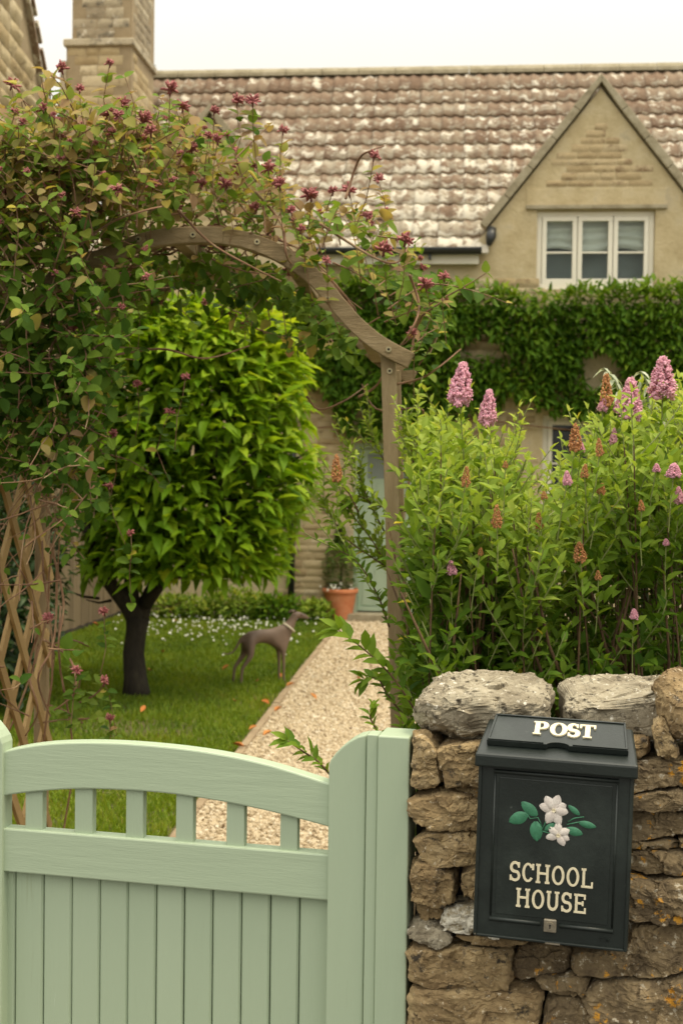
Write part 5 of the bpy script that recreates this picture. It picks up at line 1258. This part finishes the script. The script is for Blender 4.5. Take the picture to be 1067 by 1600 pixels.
# flower heads
def head_mesh(k, closed):
    random.seed(500 + k); V_, F_, T_ = [], [], []; mb = MB(); tints = []
    for i in range(34):
        a = i * 2.4; el = random.uniform(-.3, 1.5); d = Vector((math.cos(a) * math.cos(el), math.sin(a) * math.cos(el), math.sin(el))); L_ = random.uniform(.35, .78) * (.8 if closed else 1); c = rv(1.3); pts = [Vector((0, 0, 0))]
        for s in range(4): d = (d + c * .2 + Vector((0, 0, -.10 if s > 1 else .12))).normalized(); pts.append(pts[-1] + d * L_ / 4)
        n0 = len(mb.v); mb.tube(pts, [.06, .05, .06, .085, .03], 4); tints += [min(1, max(0, random.gauss(.35, .22) + .25 * (j / (len(mb.v) - n0)))) for j in range(len(mb.v) - n0)]
    mb.tube([(0, 0, -.35), (0, 0, .1)], [.05, .10], 5); tints += [.1] * (len(mb.v) - len(tints))
    me = mb.mesh('flower_head'); a = me.attributes.new('tint', 'FLOAT', 'POINT'); a.data.foreach_set('value', tints); me.materials.append(M['honeyflower']); me.polygons.foreach_set('use_smooth', [True] * len(me.polygons)); return me
HM = [head_mesh(k, k % 2) for k in range(6)]; random.seed(23)
fl_ = [(19, 134, 1.1), (97, 108, 1.1), (125, 140, .8), (172, 100, .8), (267, 142, 1.2), (285, 168, 1.), (170, 182, 1.2), (192, 165, 1.), (225, 190, 1.3), (236, 207, 1.1), (88, 196, 1.2), (205, 210, 1.), (371, 160, 1.1), (395, 160, 1.), (443, 205, .9), (301, 234, .9), (340, 220, 1.), (272, 322, 1.), (283, 243, .9), (584, 245, 1.), (545, 300, 1.3), (591, 282, .8), (485, 307, 1.2), (420, 265, 1.), (437, 290, 1.),
       (600, 392, 1.3), (633, 377, 1.2), (574, 340, 1.), (693, 434, .9), (665, 447, 1.1), (68, 402, 1.2), (115, 514, 1.), (154, 270, 1.), (335, 175, .8), (60, 345, .9), (196, 430, .8), (645, 522, .8), (265, 645, .7), (178, 680, .9), (128, 650, .8), (290, 590, .7), (215, 602, .8), (76, 968, 1.), (163, 958, .8), (120, 1050, .8), (163, 1066, 1.), (172, 1124, .9), (110, 748, .9), (170, 760, .8), (205, 835, .7), (400, 325, 1.), (455, 330, .9), (510, 410, .9), (470, 360, .8), (520, 300, .9), (375, 262, 1.), (352, 290, 1.), (315, 290, .9), (240, 290, .9), (140, 225, .9), (30, 215, .9), (110, 260, .9)]
fstem = MB()
def put_head(p, s, d=Vector((0, 0, 1))):
    q = (d.normalized() + Vector((0, -.3, .5)) + rv(.4)).normalized(); o = link('flower_head', random.choice(HM), None, hs, loc_h(p)); o.rotation_euler = (q.to_track_quat('Z', 'Y').to_matrix() @ Matrix.Rotation(random.uniform(0, 6), 3, 'Z')).to_euler(); o.scale = [s] * 3
for (px, py, s) in fl_:
    Y = random.uniform(3.75, 4.05); p = at(px, py, Y); put_head(p, .042 * s)
    e = p + Vector((random.uniform(-.03, .03), random.uniform(0, .08), -.10)) + rv(.02); e2 = e + Vector((random.uniform(-.04, .04), .05, -.10)); fstem.tube([loc_h(p), loc_h((p + e) / 2 + rv(.006)), loc_h(e), loc_h(e2)], .0014, 4)
    for k in range(4):
        q_ = p.lerp(e, .35 + .2 * k) if k < 3 else e2; [add_leaf(q_, Vector((math.cos(k * 1.5) * sg, -.3, .25)) + rv(.4), random.uniform(.024, .044), htint(px, py)) for sg in (-1, 1)]
    add_leaf(e, Vector((1, -.3, .2)) + rv(.3), .035, htint(px, py)); add_leaf(e, Vector((-1, -.3, .2)) + rv(.3), .035, htint(px, py))
vis_t = [(p, d) for p, d in tips if dens(*proj(p)) > .2 and proj(p)[1] < 520]; random.shuffle(vis_t)
for p, d in vis_t[:250]: put_head(p, random.uniform(.016, .032), d)
fstem.build('flower_stalks', M['vine'], hs)['kind'] = 'stuff'
# trailing shoots at the foot of the trellis
for pts in (((75, 1010), (110, 1000), (140, 1010)), ((60, 1130), (100, 1125), (165, 1122)), ((120, 1100), (150, 1085), (162, 1068)), ((100, 1040), (125, 1050), (120, 1090)), ((70, 1100), (100, 1110), (130, 1130))):
    pp_ = spl(list(pts), 9)
    fstem2 = MB().tube([loc_h(at(a, b, 4.5)) for a, b in pp_], .0035, 5); fstem2.build('shoot', M['vine'], hs, smooth=True)
    for a, b in pp_[1::1]: add_leaf(at(a, b, 4.5), rv(1) + Vector((0, -.3, .4)), random.uniform(.04, .062), random.uniform(.2, .5))
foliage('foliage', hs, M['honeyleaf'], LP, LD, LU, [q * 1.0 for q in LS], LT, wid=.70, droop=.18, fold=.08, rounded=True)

# ================================================================ SPIRAEA HEDGE
sp_o = Vector((.55, 3.45, 0)); hd = empty('spiraea_hedge', sp_o); tag(hd, 'spiraea hedge with pink and faded brown flower spikes behind the stone wall', 'hedge')
LP, LD, LU, LS, LT = [], [], [], [], []; canes = MB(); shoots = MB()
topy = [(480, 820), (520, 790), (545, 745), (575, 710), (610, 690), (650, 655), (690, 650), (730, 680), (770, 690), (800, 735), (835, 790), (870, 775), (900, 725), (930, 675), (960, 665), (1000, 640), (1040, 645), (1080, 650), (1150, 660)]
def hleaf(p, d, s, t): LP.append((p - sp_o)[:]); LD.append(d[:]); LU.append((rv(.4) + Vector((0, -.35, 1)))[:]); LS.append(s); LT.append(t)
def shoot(p, d, L_, n, ls, fresh, r=.0016):
    pts = [p.copy()]; a0 = random.uniform(0, 6)
    for k in range(n):
        d = (d + rv(.10) + Vector((0, 0, .05))).normalized(); p = p + d * (L_ / n); pts.append(p.copy())
        ang = a0 + k * 2.4; s = d.cross(Vector((0, 0, 1)) if abs(d.z) < .9 else Vector((1, 0, 0))).normalized(); s = Matrix.Rotation(ang, 3, d) @ s; f = k / n
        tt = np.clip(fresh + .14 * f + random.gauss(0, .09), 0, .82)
        if random.random() < .006: tt = 1.0
        hleaf(p, s * .9 + d * .75, ls * (1 - .35 * f) * random.uniform(.8, 1.15), tt)
    hleaf(p, d, ls * .7, min(.85, fresh + .2)); shoots.tube([q for q in [v_ - sp_o for v_ in pts[::2] + ([pts[-1]] if len(pts) % 2 == 0 else [])]], r, 4, cap=False); return p
ncane = 135
for i in range(ncane):
    pxt = random.uniform(645, 1130); Y = random.uniform(3.0, 4.1); ptop = interp(pxt, topy) + random.uniform(0, 190) * (Y < 3.5) + random.uniform(10, 100)
    if Y > 3.6: ptop = interp(pxt, topy) + random.uniform(15, 90)
    top = at(pxt, ptop, Y); base = Vector((max(top.x, .26) + random.uniform(-.10, .20), top.y + random.uniform(-.1, .15), 0)); 
    if base.y < 2.95: base.y = 2.95
    mid_ = (base + top) / 2 + Vector((random.uniform(-.05, .05), random.uniform(-.05, .05), 0)); pts = []
    for t in np.linspace(0, 1, 9): pts.append(base * (1 - t) ** 2 + mid_ * 2 * t * (1 - t) + top * t * t)
    canes.tube([q - sp_o for q in pts], np.linspace(random.uniform(.0035, .0065), .0018, 9), 5, cap=False)
    ns = 19
    for k in range(ns):
        t = random.uniform(.42, 1); j = min(7, int(t * 8)); q = pts[j].lerp(pts[j + 1], t * 8 - j); ph = proj(q)
        low = ph[1] > 930
        if low and random.random() < (.72 if ph[0] > 820 else .25): continue
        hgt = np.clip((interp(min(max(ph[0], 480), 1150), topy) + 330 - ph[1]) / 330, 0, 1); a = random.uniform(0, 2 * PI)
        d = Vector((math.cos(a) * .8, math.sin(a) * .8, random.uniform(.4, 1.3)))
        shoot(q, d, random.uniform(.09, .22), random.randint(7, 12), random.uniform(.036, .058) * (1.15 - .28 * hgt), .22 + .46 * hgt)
    shoot(top, Vector((random.uniform(-.2, .2), random.uniform(-.2, .2), 1)), random.uniform(.08, .16), 10, .042, .60)
for i in range(60):                    # bare crossing stems low down
    pxb = random.uniform(640, 1120); Y = random.uniform(3.0, 3.8); a = at(pxb, 1150, Y); b = at(pxb + random.uniform(-110, 70), random.uniform(800, 930), Y + random.uniform(-.1, .1)); canes.tube([a - sp_o, (a + b) / 2 + rv(.03) - sp_o, b - sp_o], [.005, .004, .002], 5)
for i in range(11500):                 # leaves filling the body of the hedge
    px = random.uniform(638, 1135); t_y = interp(px, topy); py = random.uniform(t_y + 12, 1110); Y = random.uniform(3.02, 4.0)
    if noise.noise((px * .02, py * .02, Y * 3)) < -.18: continue
    if py > 890 and random.random() < (.80 if px > 815 else .30): continue
    if px < 660 and py < 1000 and random.random() < .5: continue
    if Y < 3.35 and py < t_y + 60: Y = random.uniform(3.3, 4.0)
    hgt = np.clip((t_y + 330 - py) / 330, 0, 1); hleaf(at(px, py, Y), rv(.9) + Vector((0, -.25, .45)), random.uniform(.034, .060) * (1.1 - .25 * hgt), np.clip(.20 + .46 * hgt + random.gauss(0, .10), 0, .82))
# side sprays reaching over the path and the gate
for pts, Yq, nn, ls, fr_ in ((((612, 905), (585, 850), (555, 810), (520, 760)), 4.1, 14, .044, .45), (((625, 900), (580, 870), (540, 840), (508, 790)), 4.1, 16, .042, .45), (((600, 830), (575, 780), (560, 740), (545, 700)), 4.1, 14, .038, .5), (((608, 980), (590, 930), (560, 880), (530, 860)), 3.5, 15, .036, .3),
                       (((655, 1120), (615, 1060), (575, 1020), (530, 985)), 3.0, 13, .055, .38), (((640, 1130), (605, 1085), (590, 1060), (570, 1062)), 3.1, 9, .045, .35), (((600, 1160), (588, 1140), (578, 1120), (582, 1108)), 2.72, 7, .030, .38), (((520, 1215), (497, 1190), (475, 1175), (450, 1158)), 2.66, 8, .042, .38),
                       (((560, 800), (545, 770), (530, 755), (526, 748)), 3.55, 6, .034, .5), (((640, 800), (590, 790), (560, 775), (540, 790)), 4.1, 14, .042, .42), (((620, 760), (600, 720), (585, 690), (575, 665)), 4.1, 12, .038, .55), (((655, 760), (645, 720), (640, 680), (636, 660)), 3.6, 13, .036, .6)):
    q = [at(a, b, Yq) for a, b in spl(list(pts), nn)]; canes.tube([v_ - sp_o for v_ in q], np.linspace(.003, .0014, len(q)), 5)
    for k in range(1, len(q)):
        d = (q[k] - q[k - 1]).normalized()
        for sg in (0, 1):
            s = Matrix.Rotation(k * 2.4 + sg * PI * .9, 3, d) @ d.cross(Vector((0, 1, 0))).normalized(); hleaf(q[k], s * .9 + d * .8 + Vector((0, -.15, .1)), ls * random.uniform(.75, 1.2), fr_ + random.gauss(0, .07))
        if Yq > 3.2 and random.random() < .40: shoot(q[k], (d + rv(.8) + Vector((0, 0, .3))), random.uniform(.08, .16), 8, ls * .85, fr_)
    hleaf(q[-1], d, ls, fr_ + .1)
# flower spikes
def spike_mesh(k, lumps=120, fuzz=8):
    random.seed(900 + k); Pn, Sn, Tn = [], [], []
    for i in range(lumps):
        t = i / lumps; w_ = (.34 * (1 - t) ** .62 + .03) * (1 if t > .14 else .7); a = i * 2.4 + random.uniform(-.3, .3); c = Vector((w_ * math.cos(a) * .8, w_ * math.sin(a) * .8, t)) + rv(.02); rr = .080 * (1 - .40 * t) * random.uniform(.8, 1.25)
        for j in range(fuzz): Pn.append((c + rv(1).normalized() * rr * 1.05)[:]); Sn.append([rr * random.uniform(.22, .42)] * 3); Tn.append(min(1, max(0, random.gauss(.5, .2))))
        Pn.append(c[:]); Sn.append([rr * .85] * 3); Tn.append(.4)
    return blobs('flower_spike', np.array(Pn), np.array(Sn), np.array(Tn), jitter=.3, smooth=True)
SPK = [spike_mesh(k) for k in range(3)]
for me in SPK: me.materials.append(M['pinkflower'])
SBR = [spike_mesh(k + 5, 64, 4) for k in range(3)]
for me in SBR: me.materials.append(M['brownflower'])
random.seed(5)
spikes = [('p', 718, 630, 60, 40), ('p', 761, 662, 50, 30), ('p', 1034, 620, 58, 46), ('p', 983, 652, 58, 40), ('p', 965, 644, 24, 18), ('p', 940, 642, 18, 18), ('b', 947, 634, 48, 24), ('b', 898, 704, 40, 24), ('p', 907, 706, 14, 14), ('b', 526, 752, 40, 20), ('b', 727, 760, 30, 16), ('b', 936, 712, 26, 14), ('b', 776, 824, 34, 18), ('b', 842, 826, 24, 16), ('b', 912, 746, 20, 14),
          ('b', 906, 878, 30, 24), ('p', 886, 757, 20, 16), ('p', 706, 897, 20, 18), ('b', 938, 772, 16, 16), ('b', 850, 780, 12, 12), ('p', 1052, 745, 20, 26), ('p', 1061, 786, 24, 18), ('p', 957, 694, 24, 14), ('p', 990, 967, 15, 15), ('b', 789, 731, 10, 10), ('p', 1025, 737, 12, 14), ('b', 934, 906, 14, 12), ('p', 1040, 852, 10, 12), ('b', 750, 868, 12, 10), ('b', 1002, 798, 16, 12)]
labelled = set()
for (kd, px, py, hp, wpx) in spikes:
    Y = 3.30 if py < 700 else random.uniform(2.96, 3.02); 
    if px < 560: Y = 3.5
    p = at(px, py, Y); s = hp * Y / F; o = link('flower_spike', random.choice(SPK if kd == 'p' else SBR), None, hd, p - sp_o, (random.uniform(-.12, .12), random.uniform(-.12, .12), random.uniform(0, 6)), (s * wpx / hp * 1.45, s * wpx / hp * 1.45, s * 1.05))
    o['label'] = 'fluffy pink flower spike' if kd == 'p' else 'faded brown flower spike'
    e = p + Vector((random.uniform(-.02, .02), .02, -.13)); e2 = e + Vector((random.uniform(-.03, .03), .05, -.16)); shoots.tube([p - sp_o + Vector((0, 0, .01)), (p + e) / 2 - sp_o + rv(.004), e - sp_o] + ([e2 - sp_o] if py < 700 else []), .0019 if py < 700 else .0014, 5)
    if hp > 9:
        for k in range(9 if hp > 22 else 6):
            t = k / 9; q = p.lerp(e, t + .12) if t < .9 else e; a = k * 2.4; hleaf(q, Vector((math.cos(a), math.sin(a), .9)), random.uniform(.032, .05), random.uniform(.32, .55))
canes.build('cane', M['stem'], hd, smooth=True)['kind'] = 'stuff'; shoots.build('shoot', M['greenstem'], hd)['kind'] = 'stuff'
print('hedge leaves', len(LP))
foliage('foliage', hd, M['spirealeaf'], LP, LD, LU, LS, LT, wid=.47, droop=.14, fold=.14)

# ---- grey felted plant at the hedge's right end
gy_o = at(1040, 760, 3.75); gy_o.z = 0; gr = empty('grey_leaved_shrub', gy_o); tag(gr, 'silvery grey drooping leaf sprays rising behind the pink spikes at right', 'plant')
LP, LD, LU, LS, LT = [], [], [], [], []; stm = MB()
for (pts, n) in ((((985, 680), (975, 630), (960, 595), (943, 575)), 16), (((1010, 690), (1012, 640), (1010, 600), (1000, 580)), 13), (((1060, 760), (1055, 700), (1040, 670), (1060, 645)), 14), (((1075, 720), (1075, 680), (1060, 650), (1040, 655)), 14), (((1080, 800), (1070, 740), (1050, 710), (1030, 700)), 14), (((1000, 700), (1020, 660), (1022, 630), (1012, 625)), 10)):
    q = [at(a, b, 3.72) for a, b in spl(list(pts), n)]; stm.tube([v_ - gy_o for v_ in q], np.linspace(.004, .002, len(q)), 5)
    base_ = q[0]; stm.tube([Vector((random.uniform(-.1, .1), .05, 0)), (base_ - gy_o) * .5 + Vector((0, .05, 0)), base_ - gy_o], [.008, .006, .004], 5)
    for k in range(2, len(q)):
        for j in range(2):
            a = k * 2.1 + j * 3; LP.append((q[k] - gy_o)[:]); LD.append((math.cos(a), math.sin(a), -.35)); LU.append((0, -.2, 1)); LS.append(random.uniform(.035, .06)); LT.append(random.random())
foliage('foliage', gr, M['greyleaf'], LP, LD, LU, LS, LT, wid=.26, droop=.5)
stm.build('stem', M['greyleaf'], gr)['kind'] = 'stuff'
